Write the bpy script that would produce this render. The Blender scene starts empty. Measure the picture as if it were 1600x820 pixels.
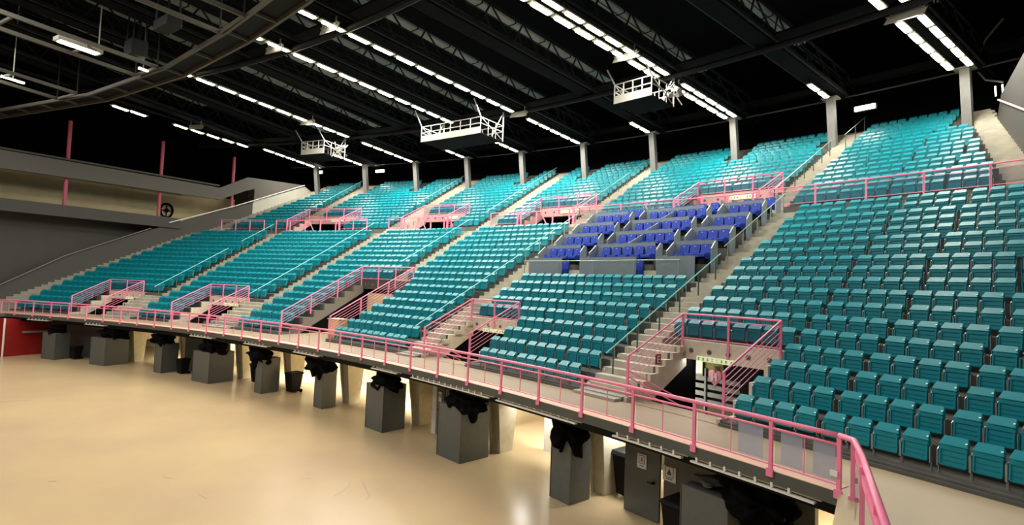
import bpy, bmesh, math, random
from mathutils import Vector, Matrix
random.seed(7)
sc = bpy.context.scene
COL = sc.collection
rad = math.radians

# ---------------------------------------------------------------- camera
R0 = 71.526          # radius of the front railing of the curved stand
ZW = 3.1             # height of the walkway above the arena floor
EYE = ZW + 3.4603
CAM = Vector((27.2168, -16.6306, EYE))
cam_d = bpy.data.cameras.new('camera'); cam = bpy.data.objects.new('camera', cam_d); COL.objects.link(cam)
sc.camera = cam
cam_d.sensor_fit = 'HORIZONTAL'; cam_d.sensor_width = 36.0; cam_d.lens = 842.694/1600*36
cam_d.clip_start = 0.1; cam_d.clip_end = 400
PI_, RO_ = 0.0446197, 0.0395665
def _cam():
    cp, sp, cr, sr = math.cos(PI_), math.sin(PI_), math.cos(RO_), math.sin(RO_)
    Rp = Matrix(((1,0,0),(0,cp,sp),(0,-sp,cp))); Rr = Matrix(((cr,-sr,0),(sr,cr,0),(0,0,1)))
    R = Rr @ Rp
    a = rad(35); eX = Vector((math.cos(a), math.sin(a), 0)); eZ = Vector((-math.sin(a), math.cos(a), 0)); dn = Vector((0,0,-1))
    rows = [eX*R[i][0] + dn*R[i][1] + eZ*R[i][2] for i in range(3)]
    x, y, z = rows[0], -rows[1], -rows[2]
    M = Matrix(((x.x,y.x,z.x,CAM.x),(x.y,y.y,z.y,CAM.y),(x.z,y.z,z.z,CAM.z),(0,0,0,1)))
    return M, rows
CM, CROWS = _cam()
cam.matrix_world = CM
def project(p):
    d = p - CAM; z = d.dot(CROWS[2])
    if z < 0.2: return None
    return 800 + 842.694*d.dot(CROWS[0])/z, 410 + 842.694*d.dot(CROWS[1])/z, z

# ---------------------------------------------------------------- world and exposure
w = bpy.data.worlds.new('hall'); sc.world = w; w.use_nodes = True
bg = w.node_tree.nodes['Background']; bg.inputs[0].default_value = (0.55,0.6,0.7,1); bg.inputs[1].default_value = 0.012
sc.view_settings.view_transform = 'Standard'; sc.view_settings.look = 'None'
sc.view_settings.exposure = 0.0; sc.view_settings.gamma = 1.0; sc.view_settings.use_curve_mapping = False

# ---------------------------------------------------------------- coordinates: angle (deg), distance behind the railing, height over the walkway
def fr(th):
    a = rad(th-35); return Vector((math.sin(a), math.cos(a), 0)), Vector((math.cos(a), -math.sin(a), 0))
def P(th, r, h):
    er, _ = fr(th); v = er*(R0+r); return Vector((v.x, v.y-R0, h+ZW))
def th_at_u(u, r): return 35 + math.degrees(math.asin(max(-.999, min(.999, u/(R0+r)))))

def area(name, loc, size, power, col=(1,.93,.8), target=None, sy=None, rz=0):
    l = bpy.data.lights.new(name, 'AREA'); l.energy = power; l.color = col
    l.shape = 'RECTANGLE'; l.size = size; l.size_y = sy or size
    o = bpy.data.objects.new(name, l); COL.objects.link(o); o.location = loc
    if target is not None: o.rotation_euler = (Vector(target)-Vector(loc)).to_track_quat('-Z','Y').to_euler()
    else: o.rotation_euler = (0,0,rz)
    return o
WARM = (1.0,.95,.86)
# hall lights over the arena floor
for x, y in ((-20,-12),(-4,-14),(12,-14),(26,-22),(-12,-30),(8,-32)):
    area('hall_light', (x,y,20.5), 8.0, 1650, WARM)
# lamp rows: (angle, first r, last r, power)
LIT = {25.0:(2.5,28), 32.7:(2.5,28), 36.6:(-1,28), 44.77:(3,28), 52.9:(8,28)}
for th, (ra, rb) in LIT.items():
    n = 3
    for k in range(n):
        r = ra + (rb-ra)*(k+.5)/n
        area('lamp_row_light', P(th, r, 17.02), 0.9, (1250 if th < 50 else 800)*(rb-ra)/25, (1,.93,.8), sy=(rb-ra)/n*.95, rz=-rad(th-35))
for th in (16.6, 20.6, 28.76, 40.76, 48.7):
    area('lamp_row_light', P(th, 25.5, 17.02), 0.5, 420, (1,.93,.8), sy=4.0, rz=-rad(th-35))
# lights under the stand
for th, pw in ((23.2,700), (27.2,300), (31.5,800), (35.6,900), (39.8,900), (44.4,300), (48.2,800), (56.2,700)):
    area('undercroft_light', P(th, 4.6, -0.5), 2.6, pw, (1,.95,.82), target=P(th, 7.2, -2.9), sy=1.4)
area('corridor_light', (-36, 6, ZW+11.2), 1.0, 45, (1,.9,.7), sy=22)
area('sign_fill_light', P(51.4, 5.7, 1.2), .8, 14, (1,.97,.9), sy=.5)  # unseen lamp added inside the entrance to brighten the H sign

area('doorway_fill', P(50.95, 2.6, -.45), .6, 130, (1,.97,.9), target=P(51.1,3.6,-2.2))  # unseen fill added under the slab to brighten the white frame
area('doorway_fill', P(46.9, 3.2, -.45), .6, 90, (1,.97,.9), target=P(47.4,4.2,-2.2))  # same kind of added fill, aimed at the white door
# ---------------------------------------------------------------- materials
def srgb(c):
    return tuple(((v/255)/12.92 if v/255 <= .04045 else ((v/255+.055)/1.055)**2.4) for v in c) + (1,)
def mat(name, c, rough=.5, metal=0, noise=0, nscale=8, bump=0, spec=.5, emit=None, es=0, coat=0):
    m = bpy.data.materials.new(name); m.use_nodes = True; nt = m.node_tree; b = nt.nodes['Principled BSDF']
    col = srgb(c); b.inputs['Base Color'].default_value = col; b.inputs['Roughness'].default_value = rough
    b.inputs['Metallic'].default_value = metal; b.inputs['Specular IOR Level'].default_value = spec
    b.inputs['Coat Weight'].default_value = coat
    if emit: b.inputs['Emission Color'].default_value = srgb(emit); b.inputs['Emission Strength'].default_value = es
    if noise or bump:
        tc = nt.nodes.new('ShaderNodeTexCoord'); n = nt.nodes.new('ShaderNodeTexNoise')
        n.inputs['Scale'].default_value = nscale; n.inputs['Detail'].default_value = 5
        nt.links.new(tc.outputs['Object'], n.inputs['Vector'])
        if noise:
            r = nt.nodes.new('ShaderNodeMapRange'); r.inputs['From Min'].default_value=.3; r.inputs['From Max'].default_value=.7
            r.inputs['To Min'].default_value = 1-noise; r.inputs['To Max'].default_value = 1+noise*.6
            mx = nt.nodes.new('ShaderNodeMix'); mx.data_type='RGBA'; mx.blend_type='MULTIPLY'; mx.inputs['Factor'].default_value = 1
            mx.inputs['A'].default_value = col
            nt.links.new(n.outputs['Fac'], r.inputs['Value']); nt.links.new(r.outputs['Result'], mx.inputs['B'])
            nt.links.new(mx.outputs['Result'], b.inputs['Base Color'])
        if bump:
            bp = nt.nodes.new('ShaderNodeBump'); bp.inputs['Strength'].default_value = bump; bp.inputs['Distance'].default_value=.02
            nt.links.new(n.outputs['Fac'], bp.inputs['Height']); nt.links.new(bp.outputs['Normal'], b.inputs['Normal'])
    return m
M = {}
M['teal'] = mat('teal_plastic', (4,138,154), .4, noise=.08, nscale=1.3, spec=.4)
M['blue'] = mat('blue_upholstery', (6,58,172), .6, noise=.1, nscale=6)
M['metal'] = mat('grey_metal', (170,172,172), .4, metal=.6)
M['white'] = mat('white_paint', (232,232,226), .45)
M['plate'] = mat('number_plate', (235,238,235), .4)
M['pink'] = mat('pink_paint', (246,138,176), .38, noise=.05, nscale=4)
M['pinkwall'] = mat('pale_pink_concrete', (204,160,158), .6, noise=.1, nscale=3)
M['concrete'] = mat('stair_concrete', (184,180,166), .75, noise=.16, nscale=2.2, bump=.15)
M['concdark'] = mat('terrace_concrete', (92,92,88), .8, noise=.2, nscale=2.0, bump=.15)
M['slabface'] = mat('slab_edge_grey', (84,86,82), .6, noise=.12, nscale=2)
M['greywall'] = mat('grey_wall', (66,65,63), .7, noise=.06, nscale=1)
M['greylight'] = mat('pale_grey_wall', (118,116,112), .7, noise=.05, nscale=1)
M['boxgrey'] = mat('grey_box_paint', (92,95,92), .45, noise=.08, nscale=5)
M['parapet'] = mat('blue_grey_panel', (122,138,150), .55, noise=.06, nscale=5)
M['paredge'] = mat('panel_edge', (170,178,172), .5)
M['black'] = mat('black_fabric', (10,10,12), .95, noise=.3, nscale=9, bump=.5, spec=.1)
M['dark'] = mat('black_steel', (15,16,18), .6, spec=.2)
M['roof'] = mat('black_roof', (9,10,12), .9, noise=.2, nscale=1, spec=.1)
M['steel'] = mat('dark_grey_steel', (32,34,37), .6, spec=.2)
M['duct'] = mat('grey_duct', (158,162,158), .5, noise=.1, nscale=2)
M['greysteel'] = mat('grey_catwalk_steel', (84,82,76), .55)
M['column'] = mat('roof_column_grey', (124,126,126), .6, noise=.1, nscale=2)
M['cream'] = mat('cream_wall', (236,222,180), .6, noise=.06, nscale=1)
M['beigewall'] = mat('beige_corridor_wall', (186,172,138), .7, noise=.12, nscale=.8)
M['pier'] = mat('cream_concrete_pier', (216,208,184), .7, noise=.12, nscale=3)
M['red'] = mat('dark_red_paint', (150,22,20), .5, noise=.08, nscale=1)
M['tealrail'] = mat('pale_teal_paint', (132,214,212), .35)
M['greenpost'] = mat('dark_green_paint', (62,98,88), .5)
M['greyrail'] = mat('grey_green_handrail', (150,172,160), .35, metal=.3)
M['wood'] = mat('pale_wood', (206,176,130), .5, noise=.12, nscale=6)
M['green'] = mat('sign_green', (10,130,60), .5)
M['signface'] = mat('sign_face', (235,245,205), .5, emit=(235,245,200), es=.35)
M['paper'] = mat('white_paper', (238,238,240), .8)
M['ink'] = mat('grey_ink', (90,92,96), .8)
M['lamp'] = mat('lamp_tube', (255,246,220), .5, emit=(255,244,214), es=22)
M['lampbody'] = mat('lamp_body', (190,190,180), .4)
M['yellow'] = mat('olive_yellow_panel', (120,112,40), .6)
M['litwall'] = mat('lamplit_grey_wall', (172,172,164), .7, noise=.05, nscale=1)  # lamp glow on the left stair wall put into a paler grey
M['postpink'] = mat('dim_pink_post', (176,84,104), .6)
M['galv'] = mat('galvanised_steel', (140,140,136), .45)
M['kerb'] = mat('pale_pink_kerb', (222,180,160), .5, noise=.06, nscale=2)
M['headwall'] = mat('pale_concrete', (208,200,184), .7, noise=.12, nscale=3)
M['dim'] = mat('beige_inner_wall', (165,158,135), .7, noise=.1, nscale=2)
# polished arena floor with scuffs
def floor_mat(name, c, rough, scuff=True):
    m = mat(name, c, rough); nt = m.node_tree; b = nt.nodes['Principled BSDF']; L = nt.links.new
    tc = nt.nodes.new('ShaderNodeTexCoord')
    n1 = nt.nodes.new('ShaderNodeTexNoise'); n1.inputs['Scale'].default_value=.22; n1.inputs['Detail'].default_value=6
    L(tc.outputs['Object'], n1.inputs['Vector'])
    r1 = nt.nodes.new('ShaderNodeValToRGB'); r1.color_ramp.elements[0].position=.3; r1.color_ramp.elements[1].position=.7
    r1.color_ramp.elements[0].color = srgb((c[0]-6,c[1]-9,c[2]-8)); r1.color_ramp.elements[1].color = srgb((c[0]+6,c[1]+4,c[2]-4))
    L(n1.outputs['Fac'], r1.inputs['Fac'])
    mp = nt.nodes.new('ShaderNodeMapping'); mp.inputs['Scale'].default_value=(.9,2.6,1); mp.inputs['Rotation'].default_value=(0,0,.5)
    n2 = nt.nodes.new('ShaderNodeTexNoise'); n2.inputs['Scale'].default_value=.55; n2.inputs['Detail'].default_value=3; n2.inputs['Distortion'].default_value=1.6
    L(tc.outputs['Object'], mp.inputs['Vector']); L(mp.outputs['Vector'], n2.inputs['Vector'])
    r2 = nt.nodes.new('ShaderNodeMapRange'); r2.inputs['From Min'].default_value=.55; r2.inputs['From Max'].default_value=.9
    r2.inputs['To Min'].default_value=0; r2.inputs['To Max'].default_value=.03
    L(n2.outputs['Fac'], r2.inputs['Value'])
    mx = nt.nodes.new('ShaderNodeMix'); mx.data_type='RGBA'; L(r2.outputs['Result'], mx.inputs['Factor'])
    L(r1.outputs['Color'], mx.inputs['A']); mx.inputs['B'].default_value = srgb((130,110,85))
    L(mx.outputs['Result'], b.inputs['Base Color'])
    r3 = nt.nodes.new('ShaderNodeMapRange'); r3.inputs['To Min'].default_value=rough-.02; r3.inputs['To Max'].default_value=rough+.05
    L(n1.outputs['Fac'], r3.inputs['Value']); L(r3.outputs['Result'], b.inputs['Roughness'])
    return m
M['floor'] = floor_mat('polished_floor', (190,170,138), .24)
M['floor'].node_tree.nodes['Principled BSDF'].inputs['Specular IOR Level'].default_value = .25
M['walk'] = floor_mat('walkway_floor', (186,172,146), .4, False)
def glass_mat(name, tint, trans, rough=.05):
    m = bpy.data.materials.new(name); m.use_nodes = True; nt = m.node_tree; nt.nodes.clear()
    o = nt.nodes.new('ShaderNodeOutputMaterial'); t = nt.nodes.new('ShaderNodeBsdfTransparent'); t.inputs[0].default_value = tint
    g = nt.nodes.new('ShaderNodeBsdfGlossy'); g.inputs['Roughness'].default_value = rough; g.inputs[0].default_value=(.9,.92,.95,1)
    x = nt.nodes.new('ShaderNodeMixShader'); x.inputs[0].default_value = 1-trans
    nt.links.new(t.outputs[0], x.inputs[1]); nt.links.new(g.outputs[0], x.inputs[2]); nt.links.new(x.outputs[0], o.inputs[0])
    return m
M['glass'] = glass_mat('clear_panel', (.84,.83,.87,1), .98, .3)
def film_mat():
    m = bpy.data.materials.new('milky_film'); m.use_nodes = True; nt = m.node_tree; nt.nodes.clear()
    o = nt.nodes.new('ShaderNodeOutputMaterial'); t = nt.nodes.new('ShaderNodeBsdfTransparent')
    d = nt.nodes.new('ShaderNodeBsdfDiffuse'); d.inputs[0].default_value = srgb((222,230,242))
    tl = nt.nodes.new('ShaderNodeBsdfTranslucent'); tl.inputs[0].default_value = srgb((222,230,242))
    a = nt.nodes.new('ShaderNodeMixShader'); a.inputs[0].default_value=.4; x = nt.nodes.new('ShaderNodeMixShader'); x.inputs[0].default_value=.45
    nt.links.new(d.outputs[0], a.inputs[1]); nt.links.new(tl.outputs[0], a.inputs[2])
    nt.links.new(t.outputs[0], x.inputs[1]); nt.links.new(a.outputs[0], x.inputs[2]); nt.links.new(x.outputs[0], o.inputs[0])
    return m
M['film'] = film_mat()

# ---------------------------------------------------------------- mesh builder
class MB:
    def __init__(s): s.v = []; s.f = []
    def hexa(s, p):          # p: bottom 4 ccw, top 4
        b = len(s.v); s.v += [Vector(q) for q in p]
        s.f += [(b+3,b+2,b+1,b),(b+4,b+5,b+6,b+7),(b,b+1,b+5,b+4),(b+1,b+2,b+6,b+5),(b+2,b+3,b+7,b+6),(b+3,b,b+4,b+7)]; return s
    def box(s, c, d, X=Vector((1,0,0)), Y=Vector((0,1,0)), Z=Vector((0,0,1))):
        c = Vector(c); x = X*(d[0]/2); y = Y*(d[1]/2); z = Z*(d[2]/2)
        return s.hexa([c-x-y-z, c+x-y-z, c+x+y-z, c-x+y-z, c-x-y+z, c+x-y+z, c+x+y+z, c-x+y+z])
    def bar(s, p, q, w_, h_=None, up=Vector((0,0,1))):
        p = Vector(p); q = Vector(q); h_ = h_ or w_; d = (q-p); L = d.length
        if L < 1e-6: return s
        d.normalize(); X = d.cross(up)
        if X.length < 1e-3: X = d.cross(Vector((0,1,0)))
        X.normalize(); U = X.cross(d)
        return s.box((p+q)/2, (w_, L, h_), X, d, U)
    def tube(s, pts, r, n=8, closed=False):
        pts = [Vector(p) for p in pts]; rings = []
        for i, p in enumerate(pts):
            a = pts[max(i-1,0)]; b_ = pts[min(i+1,len(pts)-1)]; d = (b_-a).normalized()
            X = d.cross(Vector((0,0,1)))
            if X.length < 1e-2: X = Vector((1,0,0)) - d*d.x
            X.normalize(); Y = X.cross(d)
            b = len(s.v); rings.append(b)
            s.v += [p + X*(r*math.cos(t*2*math.pi/n)) + Y*(r*math.sin(t*2*math.pi/n)) for t in range(n)]
        for i in range(len(rings)-1):
            a, b = rings[i], rings[i+1]
            for t in range(n): s.f.append((a+t, a+(t+1)%n, b+(t+1)%n, b+t))
        s.f.append(tuple(rings[0]+t for t in range(n))[::-1]); s.f.append(tuple(rings[-1]+t for t in range(n))); return s
    def sector(s, t0, t1, r0, r1, h0, h1, step=1.0):
        if t1 - t0 < .02: return s
        n = max(1, int(math.ceil((t1-t0)/step))); b = len(s.v)
        for i in range(n+1):
            t = t0 + (t1-t0)*i/n
            s.v += [P(t,r0,h0), P(t,r1,h0), P(t,r1,h1), P(t,r0,h1)]
        for i in range(n):
            a = b+4*i; c = a+4
            for k in range(4): s.f.append((a+k, c+k, c+(k+1)%4, a+(k+1)%4))
        s.f.append((b,b+1,b+2,b+3)); e = b+4*n; s.f.append((e+3,e+2,e+1,e)); return s
    def prism(s, pts, off):   # planar polygon extruded by vector off
        pts = [Vector(p) for p in pts]; off = Vector(off); n = len(pts); b = len(s.v)
        s.v += pts + [p+off for p in pts]
        s.f.append(tuple(b+i for i in range(n))); s.f.append(tuple(b+n+i for i in range(n))[::-1])
        for i in range(n): j = (i+1)%n; s.f.append((b+j, b+i, b+n+i, b+n+j))
        return s
    def cyl(s, c, axis, r, L, n=16):
        c = Vector(c); a = Vector(axis).normalized()*(L/2); return s.tube([c-a, c+a], r, n)
    def build(s, name, m, parent=None, local=False, smooth=False, bevel=0):
        org = Vector((0,0,0))
        if parent is not None and not local:
            p = parent
            while p is not None: org += p.location; p = p.parent
        elif parent is None:
            zs = min(v.z for v in s.v); cx = sum(v.x for v in s.v)/len(s.v); cy = sum(v.y for v in s.v)/len(s.v)
            org = Vector((cx,cy,zs)) if not local else org
        me = bpy.data.meshes.new(name); me.from_pydata([v-org for v in s.v], [], s.f)
        bm = bmesh.new(); bm.from_mesh(me); bmesh.ops.recalc_face_normals(bm, faces=bm.faces)
        if bevel: bmesh.ops.bevel(bm, geom=list(bm.edges), offset=bevel, segments=2, affect='EDGES', profile=.6)
        bm.to_mesh(me); bm.free()
        me.materials.append(m)
        if smooth:
            for p in me.polygons: p.use_smooth = True
        o = bpy.data.objects.new(name, me); COL.objects.link(o)
        if parent is not None: o.parent = parent
        else: o.location = org
        return o
def tag(o, label=None, cat=None, group=None, kind=None):
    if label: o['label'] = label
    if cat: o['category'] = cat
    if group: o['group'] = group
    if kind: o['kind'] = kind
    return o
def thing(name, loc, label, cat, group=None, rz=0):
    o = bpy.data.objects.new(name, None); COL.objects.link(o); o.location = loc; o.rotation_euler = (0,0,rz); o.empty_display_size = .2
    return tag(o, label, cat, group)
def struct(mb, name, m): return tag(mb.build(name, m), kind='structure')
def copy_tree(o, parent=None):
    c = o.copy(); COL.objects.link(c); c.parent = parent
    for ch in list(o.children): copy_tree(ch, c)
    return c
ORD = ['first','second','third','fourth','fifth','sixth','seventh','eighth','ninth','tenth','eleventh','twelfth','thirteenth','fourteenth','fifteenth','sixteenth','seventeenth','eighteenth','nineteenth','twentieth']
def od(i): 
    if i < 20: return ORD[i]
    t = {2:'twenty',3:'thirty',4:'forty',5:'fifty'}[(i+1)//10]
    return t+'-'+ORD[(i+1)%10-1] if (i+1)%10 else {20:'twentieth',30:'thirtieth',40:'fortieth'}[i+1]

# ================================================================= STRUCTURE
mb = MB(); mb.hexa([(-60,-70,-.3),(60,-70,-.3),(60,30,-.3),(-60,30,-.3),(-60,-70,0),(60,-70,0),(60,30,0),(-60,30,0)])
struct(mb, 'floor', M['floor'])
for k, pts in enumerate((((13.46,-5.9),(13.3,-5.4),(13.16,-5.12),(12.85,-4.8)),((14.37,-5.44),(14.25,-5.2),(14.03,-5.08),(13.2,-4.6)),((.84,-6.05),(.3,-5.1),(-.05,-4.28),(-1.2,1.5)),((6.01,-10.8),(6.1,-10.72),(6.19,-10.65)),((10.94,-8.4),(10.7,-8.4),(10.35,-8.39)),((11.42,-5.67),(11.5,-5.6),(11.7,-5.5)),((8.11,-8.43),(8.3,-8.4),(8.5,-8.3)),((-7.58,-7.95),(-7.8,-8.4),(-8.03,-9.03)))):
    mb = MB(); w_ = .05 if k != 2 else .09
    for a, c_ in zip(pts, pts[1:]): mb.bar((a[0],a[1],.001),(c_[0],c_[1],.001), w_*(.5+.5*(k%2)), .002)
    struct(mb, 'floor_scuff', mat('scuff_brown', (150,128,98) if k != 2 else (186,162,128), .4) if k in (0,2) else bpy.data.materials['scuff_brown'])
# walkway slab
CT0, CT1 = 13.2, 56.85
T0 = -.25
mb = MB(); mb.sector(CT0, 66, 0, 2.4, T0, 0, .7)
cr = [P(56.75+(66-56.75)*q/12, 0, 0) for q in range(13)]
mb.prism([Vector((26.72,-20,ZW)), Vector((cr[-1].x,-20,ZW))] + cr[::-1], (0,0,T0))
cl_ = [P(13.2+(4-13.2)*q/12, 0, 0) for q in range(13)]
mb.prism([Vector((-26.6,-20,ZW)), Vector((cl_[-1].x,-20,ZW))] + cl_[::-1], (0,0,T0)); mb.sector(4, CT0, 0, 2.4, T0, 0, .7)
walk = struct(mb, 'walkway_floor', M['walk'])
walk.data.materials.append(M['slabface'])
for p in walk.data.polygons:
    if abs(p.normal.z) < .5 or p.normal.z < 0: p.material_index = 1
struct(MB().sector(CT0, 56.7, 0.005, .5, -.01, .012, .7), 'walkway_kerb', M['kerb'])
tb = MB()
for x0, x1 in ((13.2,15.5),(18.2,23.7),(26.8,32.6),(36.2,42.3),(44.75,49.6),(53.6,62)): tb.sector(x0, x1, 2.26, 2.34, 0, .07, .7)
struct(tb, 'trim_8', M['slabface'])
# recessed beam below slab edge
mb = MB(); mb.sector(CT0, CT1, .35, .75, T0-.3, T0, .7); struct(mb, 'trim_1', M['dark'])

# lower terraces
NL, NU, DP, RS = 18, 17, .8, .425
def tl(i): return .12 + RS*i          # tread height of lower row i
def rl(i): return 2.35 + DP*i         # front edge
def tu(j): return 8.38 + RS*j
def ru(j): return 18.6 + DP*j
VL = [(15.5,18.2,4),(23.7,26.8,4),(32.6,36.2,8),(42.3,44.75,4),(51.05,53.6,4)]    # entrance openings in the lower tier: angles, rows
VU = [(19.8,24.0,4),(28.9,32.2,4),(36.95,40.2,4),(45.25,48.6,4)]
UWL, UWR = -33.2, 32.3
def spans(a, b, cuts):
    out = [(a,b)]
    for c0, c1 in cuts:
        nx = []
        for x0, x1 in out:
            if c1 <= x0 or c0 >= x1: nx.append((x0,x1)); continue
            if c0 > x0: nx.append((x0,c0))
            if c1 < x1: nx.append((c1,x1))
        out = nx
    return out
mb = MB()
for i in range(NL):
    r0 = rl(i); a = th_at_u(UWL, r0); b = th_at_u(UWR, r0)
    for x0, x1 in spans(a, b, [(v[0],v[1]) for v in VL if i < v[2]]):
        mb.sector(x0, x1, r0, r0+DP, tl(i)-.43, tl(i), 1.2)
low = struct(mb, 'lower_terrace', M['concdark'])
mb = MB(); a = th_at_u(UWL, 17); b = th_at_u(UWR, 17)
mb.sector(a, b, rl(NL), ru(0), 7.2, 7.775, 1.2); struct(mb, 'cross_aisle_floor', M['concrete'])
mb = MB()
for j in range(NU+1):
    r0 = ru(j); a = th_at_u(UWL, r0); b = th_at_u(UWR, r0)
    r1 = r0 + (DP if j < NU else 1.6)
    for x0, x1 in spans(a, b, [(v[0],v[1]) for v in VU if j < v[2]]):
        mb.sector(x0, x1, r0, r1, tu(j)-.65, tu(j), 1.2)
struct(mb, 'upper_terrace', M['concdark'])

# stair flights in the aisles (half steps on every tread)
AL = [  # lower aisles: (th0, th1, first row, wide th0, wide th1, rows of wide part)
 (19.7,20.55,4,18.3,20.55,4), (28.0,28.85,4,26.9,28.85,4), (34.55,35.35,8,None,None,0), (41.15,42.2,0,None,None,0), (49.6,50.4,4,49.6,50.98,4)]
AU = [(19.45,20.5),(27.65,28.85),(34.35,35.3),(40.15,40.95),(48.75,49.45)]
for k, (a0, a1, i0, w0, w1, nw) in enumerate(AL):
    mb = MB()
    for i in range(0 if w0 or i0 == 0 else i0, NL):
        x0, x1 = (w0, w1) if (w0 and i < nw) else (a0, a1)
        mb.sector(x0, x1, rl(i)+.4, rl(i)+.82, tl(i)-.02, tl(i)+RS/2, 1.2)
        mb.sector(x0, x1, rl(i)-.015, rl(i)+.42, tl(i)-.3, tl(i)+.012, 1.2)
    if i0 == 0 or w0:
        x0, x1 = (w0, w1) if w0 else (a0, a1)
        mb.sector(x0, x1, rl(0)-.35, rl(0)+.02, 0, .09, 1.2)
    struct(mb, 'aisle_stairs', M['concrete'])
for k, (a0, a1) in enumerate(AU):
    mb = MB()
    mb.sector(a0, a1, ru(0)-.6, ru(0)-.3, 7.775, 7.98, 1.2); mb.sector(a0, a1, ru(0)-.3, ru(0), 7.775, 8.18, 1.2)
    for j in range(NU):
        if any(v[0] < (a0+a1)/2 < v[1] and j < v[2] for v in VU): continue
        mb.sector(a0, a1, ru(j)+.4, ru(j)+.82, tu(j)-.02, tu(j)+RS/2, 1.2)
        mb.sector(a0, a1, ru(j)-.015, ru(j)+.42, tu(j)-.3, tu(j)+.012, 1.2)
    struct(mb, 'aisle_stairs', M['concrete'])
# side stairs along the end walls
for side in (-1, 1):
    mb = MB()
    for i in range(NL):
        if side < 0: x0 = th_at_u(UWL, rl(i)); x1 = th_at_u(-31.6, rl(i)) if i > 4 else th_at_u(-30.2-.3*i, rl(i))
        else: x1 = th_at_u(UWR, rl(i)); x0 = th_at_u(31.6, rl(i)) if i > 4 else th_at_u(30.2+.3*i, rl(i))
        mb.sector(x0, x1, rl(i)+.4, rl(i)+.82, tl(i)-.02, tl(i)+RS/2, 2); mb.sector(x0, x1, rl(i)-.015, rl(i)+.42, tl(i)-.3, tl(i)+.012, 2)
    for j in range(NU+1):
        if side < 0: x0 = th_at_u(UWL, ru(j)); x1 = th_at_u(-31.3, ru(j))
        else: x0 = th_at_u(31.25, ru(j)); x1 = th_at_u(UWR, ru(j))
        if j < NU: mb.sector(x0, x1, ru(j)+.4, ru(j)+.82, tu(j)-.02, tu(j)+RS/2, 2)
        mb.sector(x0, x1, ru(j)-.015, ru(j)+.42, tu(j)-.3, tu(j)+.012, 2)
    struct(mb, 'end_stairs', M['concrete'])

# back wall behind the top row, roof, outer walls
mb = MB(); mb.sector(8, 62, 34.2, 34.8, 14.6, 26, 2); struct(mb, 'wall_back', M['roof'])
mb = MB(); mb.hexa([(-75,-75,ZW+24),(75,-75,ZW+24),(75,60,ZW+24),(-75,60,ZW+24),(-75,-75,ZW+24.4),(75,-75,ZW+24.4),(75,60,ZW+24.4),(-75,60,ZW+24.4)])
struct(mb, 'ceiling', M['roof'])
mb = MB(); mb.box((-52,-5,14), (.5,110,28)); struct(mb, 'wall_left', M['roof'])
mb = MB(); mb.box((52,-5,14), (.5,110,28)); struct(mb, 'wall_right', M['roof'])
# inner wall under the stand
mb = MB(); mb.sector(12, 49.2, 9.2, 9.4, -3.1, 2.6, 1.5).sector(54, 62, 9.2, 9.4, -3.1, 2.6, 1.5).sector(49.2,54,9.2,9.4,-3.1,-2,1.5); struct(mb, 'wall_undercroft', M['cream'])

# end wall on the left: parapet, set-back wall, corridor balcony
Z = ZW
U = -33.2
mb = MB()
pf = [(-12,-.2),(-4.3,1.75),(-.1,4.5),(6.6,7.7),(11.5,9.75),(15,11.2),(17.3,12.2),(17.3,10.2),(9.2,6.2),(2,2.2),(-4,.1),(-12,-3.0)]
mb.prism([(U, y, Z+h) for y, h in pf], (-.35,0,0)); struct(mb, 'wall_left_parapet', M['greywall'])
mb = MB(); mb.prism([(-35.4,-26,0),(-35.4,12,0),(-35.4,12,Z+8.3),(-35.4,-26,Z+8.3)], (-.3,0,0)); struct(mb, 'wall_left_lower', M['greywall'])
mb = MB()
mb.box((-33.2-.15, -5.4, Z+8.62), (.3, 29.4, 1.06)); mb.box((-36, -5.4, Z+8.2), (6, 29.4, .22))
struct(mb, 'corridor_balcony', M['greywall'])
mb = MB(); mb.box((-38.6, 2, Z+10.4), (.3, 46, 4.6)); struct(mb, 'wall_corridor', M['beigewall'])
mb = MB()
mb.prism([(U,-20,Z+11.5),(U,13.2,Z+11.75),(U,16.1,Z+13.25),(U,17.0,Z+13.55),(U,17.0,Z+12.05),(U,17.35,Z+12.2),(U,23.5,Z+15.0),(U,23.5,Z+15.15),(U,16.2,Z+14.8),(U,13.1,Z+13.05),(U,-20,Z+13.2)], (-.3,0,0))
struct(mb, 'wall_left_upper', mat('corridor_band_grey', (88,86,83), .7))
mb = MB(); mb.prism([(U+.02,16.9,Z+10.2),(U+.02,24.6,Z+14.4),(U+.02,23.5,Z+15.0),(U+.02,16.9,Z+12.1)], (-.2,0,0)); struct(mb, 'wall_left_stair', M['litwall'])
mb = MB(); mb.box((-36.2, -3.4, Z+13.3), (5.8, 33, .15)); struct(mb, 'trim_2', M['greywall'])
mb = MB(); mb.prism([(-33.5,17.3,Z+9),(-38,17.3,Z+9),(-38,17.3,Z+14),(-33.5,17.3,Z+14)], (0,.2,0)); struct(mb, 'trim_3', M['greywall'])
mb = MB()
for q in range(16): mb.box((-35.6, 9.5+.5*q, Z+7.9+.22*q), (4.2,.5,.7))
struct(mb, 'corridor_stairs', M['concrete'])
struct(MB().prism([(U+.03,16.25,Z+11.75),(U+.03,17.0,Z+12.1),(U+.03,17.0,Z+13.6),(U+.03,16.25,Z+13.25)], (-.06,0,0)), 'door_4', M['roof'])
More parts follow.
